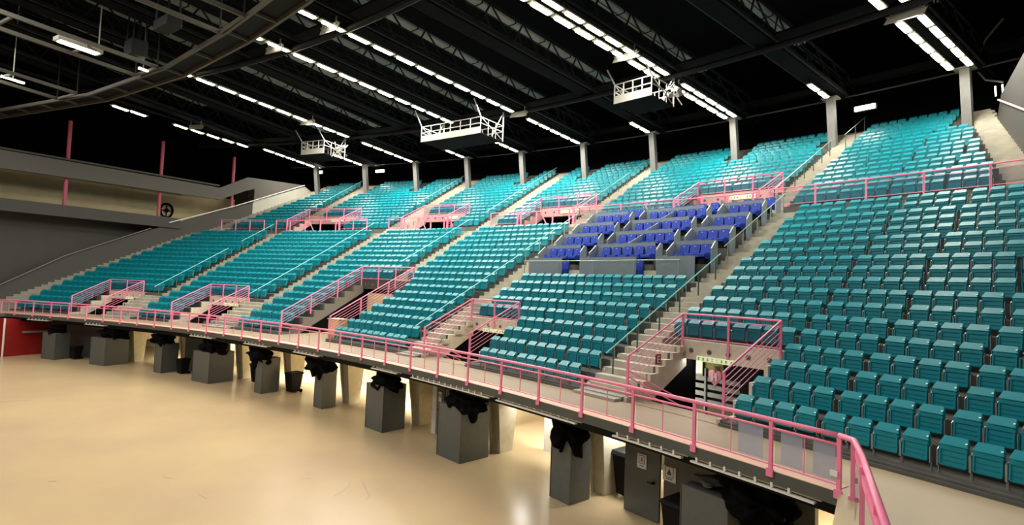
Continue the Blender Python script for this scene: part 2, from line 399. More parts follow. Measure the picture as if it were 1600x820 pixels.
# handrail on the parapet
def wall_rail(u, side, m, label):
    t = thing('wall_handrail', (u, 6, Z+7), label, 'handrail')
    a = [(-10,-.8),(-4.2,1.95),(-.1,4.62),(6.6,7.85)] if side == 'low' else ([(8.2,8.6),(15,11.35),(23.4,15.15)] if u < 0 else [(14.4,11.7),(23.2,15.0)])
    MB().tube([(u, y, Z+h) for y, h in a], .05, 8).build('rail', m, t)
    b = MB()
    for k in range(6):
        f_ = (k+.5)/6; y = a[0][0] + (a[-1][0]-a[0][0])*f_
        for (y0,h0),(y1,h1) in zip(a, a[1:]):
            if y0 <= y <= y1: h = h0 + (h1-h0)*(y-y0)/(y1-y0)
        b.bar((u, y, Z+h), (u-.12*(1 if u < 0 else -1), y, Z+h-.14), .03)
    b.build('bracket', m, t)
wall_rail(U+.12, 'low', M['greylight'], 'thin grey handrail climbing the dark parapet at far left')
wall_rail(U+.12, 'up', M['white'], 'pale handrail climbing to the far left top corner of the stand')
# end wall on the right
mb = MB(); mb.prism([(UWR,-8,Z+3),(UWR,8,Z+5.5),(UWR,24.6,Z+14.3),(UWR,23.3,Z+15.3),(UWR,10,Z+15.3),(UWR,-8,Z+15.3)], (.35,0,0)); struct(mb, 'wall_right_stair', M['greywall'])
wall_rail(UWR-.12, 'up', mat('pale_pink_rail', (238,196,200), .35), 'pale pink handrail on the grey wall at far right')
# pink posts of the corridor
for k, (y, nm) in enumerate(((-.2,'nearest the left picture edge'),(7.45,'beside the round black reel'),(14.8,'nearest the seats'))):
    o = MB().tube([(-33.85, y, Z+8.35), (-33.85, y, Z+16.9)], .16, 12).build('corridor_post', M['postpink']); tag(o, 'pink round post of the left balcony corridor, ' + nm, 'post')
t = thing('hose_reel', (-38.4, 10.0, Z+9.4), 'round black reel hung on the beige corridor wall at left', 'reel')
pts = [(-38.3, 10.0+.62*math.cos(a*math.pi/10), Z+10.35+.75*math.sin(a*math.pi/10)) for a in range(21)]
MB().tube(pts, .11, 8).build('rim', M['black'], t)
MB().cyl((-38.3,10,Z+10.35),(1,0,0),.22,.2).bar((-38.3,10,Z+9.6),(-38.3,10,Z+11.1),.08).bar((-38.3,9.4,Z+10.35),(-38.3,10.6,Z+10.35),.08).build('hub', M['black'], t)
# red partition under the slab at far left
mb = MB(); q = P(13.9,-.6,-3.1); q2 = P(14.4,3.0,-3.1)
mb.hexa([q, q2, q2+Vector((-8,0,0)), q+Vector((-6,-3,0)), q+Vector((0,0,2.75)), q2+Vector((0,0,2.75)), q2+Vector((-8,0,2.75)), q+Vector((-6,-3,2.75))])
struct(mb, 'wall_red', M['red'])
o = MB().tube([P(14.0,-.5,-3.1)+Vector((0,-.15,0)), P(14.0,-.5,-.3)+Vector((0,-.15,0))], .06).build('white_pole', M['white']); tag(o, 'thin white pole in front of the red wall at far left', 'pole')
o = MB().box(P(14.3,1.1,-1.35)+Vector((.12,0,0)), (.06,1.5,.16)).build('wall_sign', M['greylight']); tag(o, 'small pale strip sign on the red wall at far left', 'sign')

# grey partitions and doors under the walkway
def sec(name, t0, t1, r0, r1, h0, h1, m, stru=True):
    b = MB().sector(t0,t1,r0,r1,h0,h1,.8); return struct(b, name, m) if stru else b
sec('wall_partition', 15.6, 20.3, 2.2, 2.35, -3.1, T0, M['boxgrey'])
sec('wall_partition', 25.4, 28.9, 2.2, 2.35, -3.1, T0, M['boxgrey'])
sec('wall_partition', 44.05, 45.7, 2.1, 2.25, -3.1, T0, M['boxgrey'])
sec('wall_partition', 52.4, 55.6, 2.1, 2.25, -3.1, T0, M['boxgrey'])
def door(nm, t0, t1, hs, label_post, knob=True):
    ctr = P((t0+t1)/2, 2.0, -3.1)
    d = tag(MB().sector(t0,t1,2.02,2.1,-3.08,T0-.02,.5).build(nm, M['boxgrey']), kind='structure')
    er, et = fr(t1)
    p = P(t1, 2.0, -2.0) - et*.18
    h = MB().cyl(p, er, .035, .14, 10).bar(p-er*.08, p-er*.08-et*.16, .03).build('door_handle', M['dark'], d); return d
def abspar(o, d): pass
door('door_1', 43.65, 44.0, 0, '')
door('door_2', 51.35, 52.33, 0, '')
# white door frame left of door_1, white door leaf
struct(MB().sector(43.38,43.6,2.0,2.15,-3.1,T0,1), 'trim_4', M['white'])
struct(MB().sector(47.05,47.75,4.1,4.2,-3.1,-.5,1), 'door_3', M['white'])
struct(MB().sector(47.8,48.15,4.3,4.4,-3.1,-.5,1), 'trim_5', M['black'])
struct(MB().sector(48.18,48.3,4.2,4.35,-3.1,-.5,1), 'trim_6', M['white'])
struct(MB().sector(50.75,51.3,3.4,3.5,-3.1,-.4,1), 'trim_7', M['white'])
def notice(th, r, h, w_, hh, label, kind):
    er, et = fr(th); c = P(th, r, h)
    t = thing('paper_notice', c-Vector((0,0,hh/2)), label, 'notice')
    MB().box(c, (w_, .008, hh), et, er).build('sheet', M['paper'], t)
    b = MB(); f_ = -er*.007; s_ = w_*.3; u = Vector((0,0,1)); c2 = c+f_+u*hh*.12
    for a, b_ in (((-1,-1),(1,-1)),((1,-1),(1,1)),((1,1),(-1,1)),((-1,1),(-1,-1))):
        b.bar(c2+et*s_*a[0]+u*s_*a[1]*1.1, c2+et*s_*b_[0]+u*s_*b_[1]*1.1, .012)
    if kind: b.cyl(c2+u*s_*.45, er, s_*.18, .004, 12); b.bar(c2+u*s_*.3, c2-u*s_*.4, s_*.3, .004, up=er); b.bar(c2-u*s_*.4-et*s_*.4, c2-u*s_*.4+et*s_*.5, s_*.2, .004, up=er)
    else: b.prism([c2-et*s_*.6-u*s_*.6, c2+et*s_*.6-u*s_*.6, c2+u*s_*.8], er*-.003)
    b.box(c+f_-u*hh*.33, (w_*.45,.004,hh*.05), et, er)
    b.build('pictogram', M['ink'], t)
notice(51.85, 2.0, -1.5, .34, .42, 'white notice with wheelchair sign on the grey door under the right walkway', True)
notice(52.55, 2.08, -1.62, .44, .42, 'white notice with triangle sign right of the grey door at right', False)
notice(43.8, 2.0, -1.45, .2, .42, 'narrow white notice on the grey door behind the middle grey box', True)
notice(44.6, 2.08, -1.5, .42, .42, 'white notice partly hidden above the large grey box', False)

# ================================================================= UNDER THE WALKWAY
boxes = [ # th of right near corner, r0, width, depth, height, label
 (17.2,.1,1.3,1.0,1.9,'low dark grey box cover beside the red wall at far left'),
 (21.35,.1,1.55,1.6,1.9,'second grey column box from the left, navy cloth on top'),
 (25.65,.45,.75,1.1,1.9,'slim dark grey box right of the first cream pier'),
 (30.0,.13,1.7,1.6,1.85,'wide grey box beneath the first slatted white rack'),
 (33.75,.5,.62,1.1,1.95,'narrow grey box left of the black wheeled bin'),
 (38.0,.7,.72,.8,2.0,'narrow grey box standing right of the black wheeled bin'),
 (42.4,.3,1.3,1.2,2.0,'grey box with black cloth, third of the large ones from the right'),
 (46.55,.3,1.4,1.4,2.0,'large grey box with torn top corner left of the white door'),
 (50.5,.8,.85,.9,1.9,'tall grey box under a bunched black cloth near the right doors'),
 (54.7,.55,1.25,1.5,1.95,'nearest grey box with crumpled plastic on top at bottom right')]
for th, r0, wd, dp, hh, lb in boxes:
    er, et = fr(th); c = P(th, r0+dp/2, -3.1+hh/2) - et*wd/2
    t = thing('column_box', P(th,r0+dp/2,-3.1)-et*wd/2, lb, 'box')
    MB().box(c, (wd,dp,hh), et, er).build('casing', M['boxgrey'], t, bevel=.012)
    for sx in (-1,1): MB().bar(c+et*(sx*(wd/2+.004))-er*(dp/2+.004)-Vector((0,0,hh/2-.02)), c+et*(sx*(wd/2+.004))-er*(dp/2+.004)+Vector((0,0,hh/2)), .025).build('corner_trim', M['greysteel'], t)
# small boxes / bins
def bin_(th, r, s, lb, lid=True):
    er, et = fr(th); c = P(th, r, -3.1); u = Vector((0,0,1))
    t = thing('wheeled_bin', c, lb, 'bin')
    def q(x,y,z): return c+et*(x*s)+er*(y*s)+u*(z*s)
    MB().hexa([q(-.22,-.25,.06),q(.22,-.25,.06),q(.22,.25,.06),q(-.22,.25,.06),q(-.3,-.33,.95),q(.3,-.33,.95),q(.3,.33,.95),q(-.3,.33,.95)]).build('bin_body', M['dark'], t, bevel=.02)
    if lid: MB().hexa([q(-.33,-.38,.95),q(.33,-.38,.95),q(.33,.38,.95),q(-.33,.38,.95),q(-.3,-.34,1.04),q(.3,-.34,1.04),q(.3,.36,1.06),q(-.3,.36,1.06)]).build('lid', M['dark'], t, bevel=.015)
    for sx in (-1,1): MB().cyl(q(sx*.24,.3,.08), et, .09*s, .05, 12).build('wheel', M['black'], t)
bin_(34.35, 2.0, 1.1, 'black wheeled bin standing between two narrow grey boxes')
bin_(17.75, 1.1, .9, 'small dark bin beside the leftmost grey box')
bin_(26.5, 1.2, .95, 'small dark bin beside the slim dark box')
bin_(31.3, 2.3, 1.15, 'dark bin right of the wide grey box at left')
bin_(50.95, 3.0, 1.4, 'tall black bin with green straps in the bright doorway at right')
bin_(53.15, 1.5, 1.1, 'black bin half hidden by the nearest grey box')
# cream piers
piers = [(20.9,2.6,'left of the stair soffit at far left'),(24.9,2.9,'behind the slim dark box'),(29.6,2.8,'behind the wide grey box'),(33.5,2.7,'behind the narrow box left of the wheeled bin'),(37.75,2.6,'behind the narrow box right of the wheeled bin'),(42.2,2.6,'behind the third large box from the right'),(46.3,2.6,'behind the large box with the torn corner'),(50.35,2.55,'behind the tall cloth-covered box'),(54.3,3.4,'behind the nearest grey box')]
for th, r, lb in piers:
    er, et = fr(th); c = P(th, r, -3.1); u = Vector((0,0,1)); b = MB()
    def q(x,y,z): return c+et*x+er*y+u*z
    for s_ in (-1,1):
        b.hexa([q(s_*.24-.06,-.25,0),q(s_*.24+.06,-.25,0),q(s_*.24+.06,.4,0),q(s_*.24-.06,.4,0),q(s_*.34-.06,-.6,2.84),q(s_*.34+.06,-.6,2.84),q(s_*.34+.06,.6,2.84),q(s_*.34-.06,.6,2.84)])
    b.hexa([q(-.2,-.18,0),q(.2,-.18,0),q(.2,.34,0),q(-.2,.34,0),q(-.3,-.5,2.83),q(.3,-.5,2.83),q(.3,.55,2.83),q(-.3,.55,2.83)])
    tag(b.build('concrete_pier', M['pier']), 'cream tapered concrete pier '+lb, 'pier')
# cloths: deformed lumps
def lump(name, c, d, X, Y, m, seed, label, cat, rough=.22, group=None):
    bm = bmesh.new(); bmesh.ops.create_icosphere(bm, subdivisions=4, radius=1)
    rnd = random.Random(seed); ph = [rnd.uniform(0,6.28) for _ in range(9)]
    u = Vector((0,0,1))
    for v in bm.verts:
        x,y,z = v.co
        n = math.sin(4*x+ph[0])*math.cos(5*y+ph[1]) + .6*math.sin(9*z+ph[2]+3*x) + .5*math.sin(13*x+ph[3])*math.sin(11*y+ph[4])
        k = 1+rough*n*.5
        z2 = z*k + (-.35*math.sin(6*x+ph[5]) if z < 0 else 0)
        v.co = X*(x*k*d[0]/2) + Y*(y*k*d[1]/2) + u*(z2*d[2]/2)
    me = bpy.data.meshes.new(name); bm.to_mesh(me); bm.free(); me.materials.append(m)
    for p in me.polygons: p.use_smooth = True
    o = bpy.data.objects.new(name, me); COL.objects.link(o); o.location = c
    return tag(o, label, cat, group)
cl = [(16.6,.8,-.9,1.4,1.0,.7,'over the leftmost grey box'),(21.0,1.1,-.75,1.9,1.5,.95,'under the slab, second bundle from the left'),(25.2,1.0,-.75,1.5,1.2,.9,'on the slim dark box'),
 (29.4,1.0,-.8,1.9,1.4,1.0,'on the wide grey box'),(33.1,.95,-.85,1.8,1.0,1.1,'on the narrow box left of the wheeled bin'),(37.6,1.0,-.8,1.7,1.1,1.1,'on the narrow box right of the wheeled bin'),
 (42.0,1.0,-.85,1.7,1.2,.7,'draped over the third large box from the right'),(46.2,1.1,-.8,1.7,1.3,1.0,'draped over the large box with the torn corner'),(50.2,1.25,-.75,1.2,1.0,1.2,'bunched on the tall box near the right doors'),(55.0,1.25,-.95,1.5,1.3,.8,'draped on the nearest grey box')]
for k, (th, r, h, a, b_, c_, lb) in enumerate(cl):
    er, et = fr(th); lump('black_cloth', P(th+.12, r-.28, h-.12), (a*.9,b_*.9,c_), et, er, M['black'], k+3, 'black cloth '+lb, 'cloth', .5)

er, et = fr(54.0); lump('plastic_wrap', P(54.05, 1.0, -1.02), (.75,.5,.16), et, er, M['greylight'], 50, 'crumpled grey plastic wrap on top of the nearest grey box', 'wrapping', .5)
# cable trays under the slab edge, with white hooks
def tray(t0, t1, lb, hooks, m=None):
    t = thing('cable_tray', P((t0+t1)/2,.12,T0-.12), lb, 'tray')
    MB().sector(t0,t1,.0,.1,T0-.12,T0-.08,.5).sector(t0,t1,.26,.3,T0-.12,T0-.08,.5).build('tray_rail', m or M['white'], t)
    b = MB(); n = int((t1-t0)/.28)
    for k in range(n):
        er, et = fr(t0+(k+.5)*.28); b.box(P(t0+(k+.5)*.28,.02,T0-.02), (.05,.06,.1 if hooks else .03), et, er)
    b.build('hook', m or M['white'], t)
for t0, t1, lb, hk in ((54.2,56.4,'white cable tray with hooks along the nearest slab edge',1),(52.3,54.0,'white cable tray above the right grey doors',1),(48.3,51.2,'white cable tray above the tall cloth-covered box',0),(44.2,48.0,'white cable tray above the large box with torn corner',1),(41.9,43.4,'white cable tray above the third large box from the right',0),
  (36.6,38.4,'white slatted rack above the narrow box right of the wheeled bin',1),(32.8,34.6,'white slatted rack above the narrow box left of the wheeled bin',1),(28.4,30.2,'white slatted rack above the wide grey box',1),(19.6,21.2,'white slatted rack above the second grey box from the left',1),(14.9,16.6,'white slatted rack above the leftmost grey box',1)):
    tray(t0, t1, lb, hk)
# stair soffits rising behind the piers
for k, (t0, t1, lb) in enumerate(((45.3,48.6,''),(26.0,22.6,''),(34.4,30.6,''))):
    b = MB(); a = P(t0,7.2,-3.05); c_ = P(t1,7.2,-3.05); er, et = fr((t0+t1)/2)
    if k == 0: pts = [P(48.6,7.5,-3.08), P(45.2,7.5,-.7), P(45.2,7.5,-.45), P(49.2,7.5,-3.08)]
    else: pts = [P(max(t0,t1),6.5,-3.08), P(min(t0,t1),6.5,-.7), P(min(t0,t1),6.5,-.4), P(max(t0,t1)+.6,6.5,-3.08)]
    b.prism(pts, er*1.6); struct(b, 'stair_soffit', M['dim'])

# ================================================================= ENTRANCES (openings with railings)
def opening(t0, t1, n, k, upper=False):
    rf, rr = (ru(0), ru(n)) if upper else (rl(0), rl(n))
    hf = tu if upper else tl
    b = MB(); base = 7.2 if upper else -1.6; hb = hf(n)
    # stepped side cheeks
    for s_, th in ((0,t0),(1,t1)):
        er, et = fr(th); dth = .1 if s_ else -.1
        a, c_ = (th-.09, th) if s_ else (th, th+.09)
        for i in range(n):
            ra_, rb_ = rf+DP*i, rf+DP*(i+1); h0_, h1_ = hf(i)-.87, hf(i)-.445
            b.hexa([P(a,ra_,h0_),P(c_,ra_,h0_),P(c_,rb_,min(h1_,hf(i)-.01)),P(a,rb_,min(h1_,hf(i)-.01)),P(a,ra_,hf(i)+.03),P(c_,ra_,hf(i)+.03),P(c_,rb_,hf(i)+.03),P(a,rb_,hf(i)+.03)])
            if not upper and ((k in (3,4) and not s_) or (k in (0,1) and s_)): b.sector(a, c_, ra_+.38, rb_+.01, hf(i)-.1, hf(i)+.235, 1)
    struct(b, 'entrance_cheek', (M['headwall'] if k != 2 else M['greylight']) if not upper else M['pinkwall'])
    b = MB()
    b.sector(t0-.12, t0-.02, rf+.6, rr+5, base, hf(n)-.9 if upper else hf(n)-.7, 1) if False else None
    for s_, th in ((0,t0),(1,t1)):
        a, c_ = (th-.07, th-.01) if s_ else (th+.01, th+.07)
        for i in range(n):
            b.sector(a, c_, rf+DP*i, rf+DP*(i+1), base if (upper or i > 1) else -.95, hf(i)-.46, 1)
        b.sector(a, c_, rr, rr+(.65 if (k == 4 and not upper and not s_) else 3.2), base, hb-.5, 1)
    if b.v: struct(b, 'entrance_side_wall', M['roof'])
    # header beam with round recesses
    hh = .62 if not upper else .7
    b = MB().sector(t0-.05, t1+.05, rr-.06, rr+.2, hb-hh, hb+.02, 1)
    hd = struct(b, 'entrance_header', M['pinkwall'] if upper else (M['headwall'] if k != 2 else M['greywall']))
    n_h = max(4, int((t1-t0)*R0*math.pi/180/.62)); b = MB()
    for q in range(n_h):
        th = t0 + (t1-t0)*(q+.5)/n_h; er, et = fr(th); b.cyl(P(th, rr-.065, hb-hh*.5), er, .085, .02, 14)
    b.build('round_recess', M['slabface'], hd)
    if not (k == 4 and not upper):
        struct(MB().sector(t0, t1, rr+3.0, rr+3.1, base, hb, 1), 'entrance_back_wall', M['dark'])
    if upper: struct(MB().sector(t0, t1, rf, rr+3, base, 7.78, 1), 'entrance_floor', M['concdark'])
    else:
        b = MB().sector(t0, t1, 2.35, 3.2, -.25, 0, 1)
        if k == 2: b.sector(t0, t1, 3.2, 6.0, -.25, 0, 1)
        else:
            for s_ in range(7): b.sector(t0, t1, 3.2+.3*s_, 3.5+.3*s_, -2, -.17*(s_+1), 1)
            b.sector(t0, t1, 5.3, rr+3.4, -2, -1.3, 1)
            if k == 4: b.sector(49.2, 54, 5.3, 12, -2, -1.3, 1)
        struct(b, 'entrance_floor', M['walk'])
NMV = ['far left','second from the left','long central','fourth from the left','nearest right']
def rail_set(label, t0, t1, rf, rr, h0, h1, hb, posts, upper=False, low_ext=0):
    """three-sided pink railing: two sloping sides, one level back"""
    t = thing('entrance_railing', P((t0+t1)/2, rr, hb), label, 'railing')
    L = (rr-rf); sl = (h1-h0)/L
    b = MB()
    for th in (t0, t1):
        b.tube([P(th,rf-.05,h0-.02), P(th,rr,h1)], .032)
    b.tube([P(t0+(t1-t0)*q/6, rr, h1) for q in range(7)], .032)
    b.build('top_rail', M['pink'], t)
    b = MB()
    for th in (t0, t1):
        b = MB()
        for k in range(1,6): b.tube([P(th,rf+.04,h0-.165*k), P(th,rr-.02,h1-.165*k)], .012, 6)
        b.build('sloping_bars', M['pink'], t)
    b = MB(); b.tube([P(t0+(t1-t0)*q/6, rr, h1-.17) for q in range(7)], .018, 6); b.tube([P(t0+(t1-t0)*q/6, rr, hb+.1) for q in range(7)], .02, 6)
    b.build('level_bar', M['pink'], t)
    np_ = posts
    for th in (t0, t1):
        for k in range(np_):
            f_ = k/(np_-1); r = rf + L*f_; top = h0+(h1-h0)*f_
            bot = top-1.2 if (k and not (k == np_-1)) else (top-1.35 if k else (0 if not upper else 8.38))
            MB().bar(P(th, r, bot), P(th, r, top), .07).build('post', M['pink'], t)
    nb = 2 if t1-t0 < 3 else 3
    for k in range(1,nb):
        th = t0+(t1-t0)*k/nb; MB().bar(P(th, rr, hb-.5), P(th, rr, h1), .07).build('post', M['pink'], t)
    for k in range(nb):
        a = t0+(t1-t0)*k/nb+.03; c_ = t0+(t1-t0)*(k+1)/nb-.03
        MB().sector(a, c_, rr-.005, rr+.005, hb+.14, h1-.2, 1).build('clear_panel', M['glass'], t)
    if low_ext:
        b = MB()
        for kk in range(4): b.tube([P(t0, rf+.05, .95-.2*kk), P(t0+.9, rf+1.3, .1-.2*kk)], .022, 6)
        b.build('descending_bar', M['pink'], t)
    return t
for k, (t0, t1, n) in enumerate(VL):
    opening(t0, t1, n, k)
    rr = rl(n); hb = tl(n)
    rail_set(['pink railing round the far left lower entrance','pink railing round the second lower entrance from the left','long pink railing round the central sloping entrance','pink railing round the lower entrance left of the blue boxes','pink railing round the nearest lower entrance with the green sign'][k],
      t0, t1, 2.5, rr-.08, 1.4, hb+.93, hb, 2 if n == 4 else 4, low_ext=(k in (3,4)))
for k, (t0, t1, n) in enumerate(VU):
    opening(t0, t1, n, k, True)
    rail_set('pink railing round the '+['far left upper entrance','second upper entrance from the left','third upper entrance from the left','nearest upper entrance above the blue boxes'][k], t0, t1, 18.5, ru(n)-.08, 9.45, tu(n)+.93, tu(n), 2, True)

# concourse seen through the nearest entrance
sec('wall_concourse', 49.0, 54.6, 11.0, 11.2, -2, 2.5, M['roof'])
o = MB().sector(50.45,50.72,7.5,7.55,.35,.95,1).build('lit_panel', M['signface']); tag(o, 'white panel lit behind the nearest entrance opening', 'panel')
o = MB().sector(50.75,51.3,7.6,7.65,.3,.95,1).build('yellow_panel', M['yellow']); tag(o, 'dark yellow panel seen through the nearest entrance', 'panel')
b = MB()
for q in range(4): b.sector(50.4,51.9,7.3,7.36,-.62+q*.28,-.45+q*.28,1)
b.sector(50.9,50.95,7.25,7.4,-1.3,.7,1)
tag(b.build('grey_barrier', M['boxgrey']), 'grey slatted barrier seen through the nearest entrance', 'barrier')
# pink shield sign with H
th, r, h = 51.75, 6.0, .62
er, et = fr(th); c = P(th, r, h); u = Vector((0,0,1))
t = thing('shield_sign', c, 'pink heart shaped sign with a white letter H inside the nearest entrance', 'sign')
pts = []
for k in range(28):
    a = 2*math.pi*k/28; x = .27*math.sin(a)**3*1.0; z = .27*(13*math.cos(a)-5*math.cos(2*a)-2*math.cos(3*a)-math.cos(4*a))/15
    pts.append(c+et*(x*.9)+u*(z*1.15))
MB().prism(pts, er*.03).build('shield', mat('pale_pink_sign', (250,160,185), .4), t)
MB().box(c-et*.07+u*.02-er*.03, (.055,.02,.28), et, er).box(c+et*.07+u*.02-er*.03, (.055,.02,.28), et, er).box(c+u*.02-er*.03, (.12,.02,.045), et, er).build('letter_h', M['white'], t)
# green and white entrance signs
def gsign(t0, t1, r, h, hh, lb, plain=False):
    tm = (t0+t1)/2; er, et = fr(tm); W = (P(t1,r,h)-P(t0,r,h)).length; c = P(tm, r, h); u = Vector((0,0,1))
    t = thing('entrance_sign', c-u*hh/2, lb, 'sign')
    MB().box(c, (W,.05,hh), et, er).build('sign_panel', M['signface'], t)
    b = MB(); f_ = -er*.03
    for k in range(8):
        x = -W/2 + W*(k+.5)/8; s_ = hh*.3
        if k in (3,4):
            b.box(c+et*x+u*s_*.7+f_, (s_*1.5,.01,s_*.22), et, er).box(c+et*x-u*s_*.7+f_, (s_*1.7,.01,s_*.22), et, er)
        else:
            for q in range(3): b.box(c+et*x+u*(s_*(.7-.7*q))+f_, (s_*(1.3-.15*((k+q)%3)),.01,s_*.32), et, er)
            b.box(c+et*(x+s_*(.3 if k%2 else -.3))+f_, (s_*.3,.01,s_*1.7), et, er)
    b.build('glyph', M['green'] if not plain else M['ink'], t)
gsign(51.5, 52.5, rl(4)-.12, 1.27, .17, 'green and white sign over the nearest lower entrance')
gsign(43.0, 44.1, rl(4)-.12, 1.27, .17, 'pale yellow sign over the lower entrance left of the blue boxes', True)
gsign(24.9, 26.0, rl(4)-.12, 1.3, .2, 'pale sign over the second lower entrance from the left', True)
gsign(16.8, 17.9, rl(4)-.12, 1.3, .2, 'pale sign over the far left lower entrance', True)
for k, (t0, t1) in enumerate(((21.6,22.6),(30.4,31.4),(38.2,39.2),(46.6,47.6))):
    gsign(t0, t1, ru(4)-.12, tu(4)-.35, .26, 'pale sign on the header of the '+['far left','second','third','nearest'][k]+' upper entrance', True)
# pale counter in the central entrance
er, et = fr(34.5); c = P(35.3, 3.9, 0)
t = thing('counter', c, 'pale wooden counter box in the central sloping entrance', 'counter')
MB().box(c+Vector((0,0,.55)), (1.0,.6,1.1), et, er).build('body', M['wood'], t, bevel=.01); MB().box(c+Vector((0,0,1.13)), (1.1,.7,.05), et, er).build('top', M['concrete'], t)

# ================================================================= FRONT RAILING
PT0, PD = 13.9066, 1.44184
t = thing('front_railing', P(35,0,0), 'long pink railing with clear panels along the front walkway edge', 'railing')
PA = [PT0-PD*.75] + [PT0+PD*k for k in range(30)] + [56.75]
HR = 1.01
b = MB().tube([P(PA[0]+(PA[-1]-PA[0])*q/90, 0, HR) for q in range(91)] , .045, 10); b.build('handrail', M['pink'], t, smooth=True)
MB().tube([P(PA[0]+(PA[-1]-PA[0])*q/90, 0, HR-.17) for q in range(91)] , .025, 8).build('middle_rail', M['pink'], t, smooth=True)
MB().tube([P(PA[0]+(PA[-1]-PA[0])*q/90, 0, .13) for q in range(91)] , .016, 6).build('bottom_rail', M['pink'], t)
for th in PA:
    er, et = fr(th)
    p_ = MB().bar(P(th,0,-.02), P(th,0,HR-.03), .075, .05, up=er).build('post', M['pink'], t)
    MB().box(P(th,-.03,-.03), (.14,.04,.16), et, er).build('bracket', M['pink'], p_)
for a, c_ in zip(PA, PA[1:]):
    m_ = (a+c_)/2; g = .05
    for x0, x1 in ((a+g, m_-.02), (m_+.02, c_-g)):
        MB().sector(x0, x1, .03, .042, .15, HR-.2, 2).build('clear_panel', M['glass'], t)
b = MB()
for a, c_ in zip(PA, PA[1:]):
    b.bar(P((a+c_)/2, .03, .13), P((a+c_)/2, .03, HR-.17), .02)
b.build('panel_clip', M['pink'], t)
for x0, x1 in ((55.12,55.56),(55.86,56.2),(56.36,56.68)):
    o = tag(MB().sector(x0,x1,.046,.052,.18,HR-.2,1).build('milky_film', M['film'], t), 'milky film stuck on a clear panel')
# corner and the return towards the viewer
t = thing('corner_railing', (26.7,-6.5,ZW), 'thick pink railing turning towards the viewer at the walkway corner', 'railing')
c0 = P(56.75,0,HR); e0 = Vector((26.74,-5.3,ZW+HR))
MB().tube([c0, e0, Vector((26.9,-6.4,ZW+HR-.0)), Vector((27.35,-10.6,ZW+HR))], .05, 10).build('handrail', M['pink'], t, smooth=True)
MB().bar((26.78,-5.45,ZW+.82),(27.3,-10.6,ZW+.82),.05,.12).build('middle_rail', M['pink'], t)
for y in (-5.35,-6.9,-8.6):
    x = 26.72+(-5.3-y)*.12; MB().bar((x,y,ZW-.1),(x,y,ZW+HR-.02),.07,.04).build('post', M['pink'], t)
MB().box((26.74,-5.36,ZW-.02),(.16,.04,.16)).build('bracket', M['pink'], t)
MB().box((26.82,-6.1,ZW+.47),(.01,1.4,.66)).build('clear_panel', M['glass'], t)
for k, (th_, r_) in enumerate(((56.7,-.06),(56.98,-.1))):
    o = MB().box(P(th_, r_, .33), (.13,.02,.1), fr(th_)[1], fr(th_)[0]).build('small_tag', M['white']); tag(o, ['small white tag on the last pink post before the corner','small white tag just beyond the railing corner'][k], 'tag')

# cross aisle railing segments
segs = [(14.4,17.9,'left end of the cross aisle'),(18.9,19.75,'left of the far left upper entrance'),(24.05,26.2,'right of the far left upper entrance'),(27.9,28.85,'left of the second upper entrance'),(32.25,32.5,'right of the second upper entrance'),(35.2,36.9,'left of the third upper entrance'),(40.25,45.2,'above the left blue boxes'),(49.0,56.4,'in front of the right upper block')]
for a, c_, lb in segs:
    t = thing('cross_aisle_railing', P((a+c_)/2, 18.52, 8.38), 'pink railing '+lb, 'railing')
    n = max(1, int(round((c_-a)/1.35))); h = 9.4
    MB().tube([P(a+(c_-a)*q/(2*n), 18.52, h) for q in range(2*n+1)], .035).build('handrail', M['pink'], t)
    MB().tube([P(a+(c_-a)*q/(2*n), 18.52, h-.2) for q in range(2*n+1)], .015, 6).tube([P(a+(c_-a)*q/(2*n), 18.52, 8.5) for q in range(2*n+1)], .015, 6).build('bar', M['pink'], t)
    for q in range(n+1): th = a+(c_-a)*q/n; MB().bar(P(th,18.52,7.78),P(th,18.52,h),.08).build('post', M['pink'], t)
    for q in range(n): MB().sector(a+(c_-a)*q/n+.05, a+(c_-a)*(q+1)/n-.05, 18.515, 18.525, 8.55, 9.18, 1).build('clear_panel', M['glass'], t)
for k, (t0, t1, n) in enumerate(VU):      # rails across the upper openings
    t = thing('opening_railing', P((t0+t1)/2, 18.6, 7.78), 'low pink railing standing before the opening of the '+['far left','second','third','nearest'][k]+' upper entrance', 'railing')
    MB().tube([P(t0+(t1-t0)*q/4, 18.6, 9.35) for q in range(5)], .04).tube([P(t0+(t1-t0)*q/4, 18.6, 7.95) for q in range(5)], .02).build('rail', M['pink'], t)
    for q in range(4): th = t0+(t1-t0)*(q+.15)/3.4; MB().bar(P(th,18.6,7.78),P(th,18.6,9.35),.09).build('post', M['pink'], t)
    er, et = fr(t0); th = t0+(t1-t0)*.42
    MB().bar(P(th,18.6,9.2),P(th+.5,18.6,7.9),.06).build('brace', M['pink'], t)

# aisle handrails
def hrail(th, ra, rb, hfun, m, pm, lb, np_, off=.93):
    t = thing('aisle_handrail', P(th,(ra+rb)/2,hfun((ra+rb)/2)), lb, 'handrail')
    MB().tube([P(th,ra,hfun(ra)+off), P(th,rb,hfun(rb)+off)], .024).build('rail', m, t)
    for k in range(np_):
        r = ra + (rb-ra)*(.05+.9*k/(np_-1)); MB().tube([P(th,r,hfun(r)), P(th,r,hfun(r)+off-.02)], .03, 6).build('post', pm, t)
hl = lambda r: .12 + (r-2.35)*RS/DP
hu = lambda r: 8.38 + (r-18.6)*RS/DP
hrail(50.1,2.9,10.2,hl,M['tealrail'],M['greenpost'],'pale teal handrail down the nearest lower aisle',6)
hrail(49.95,10.9,17.0,hl,M['greyrail'],M['greyrail'],'grey handrail beside the blue boxes, upper part of the nearest aisle',5)
hrail(41.35,2.9,10.6,hl,M['tealrail'],M['greenpost'],'pale teal handrail left of the entrance under the blue boxes',5)
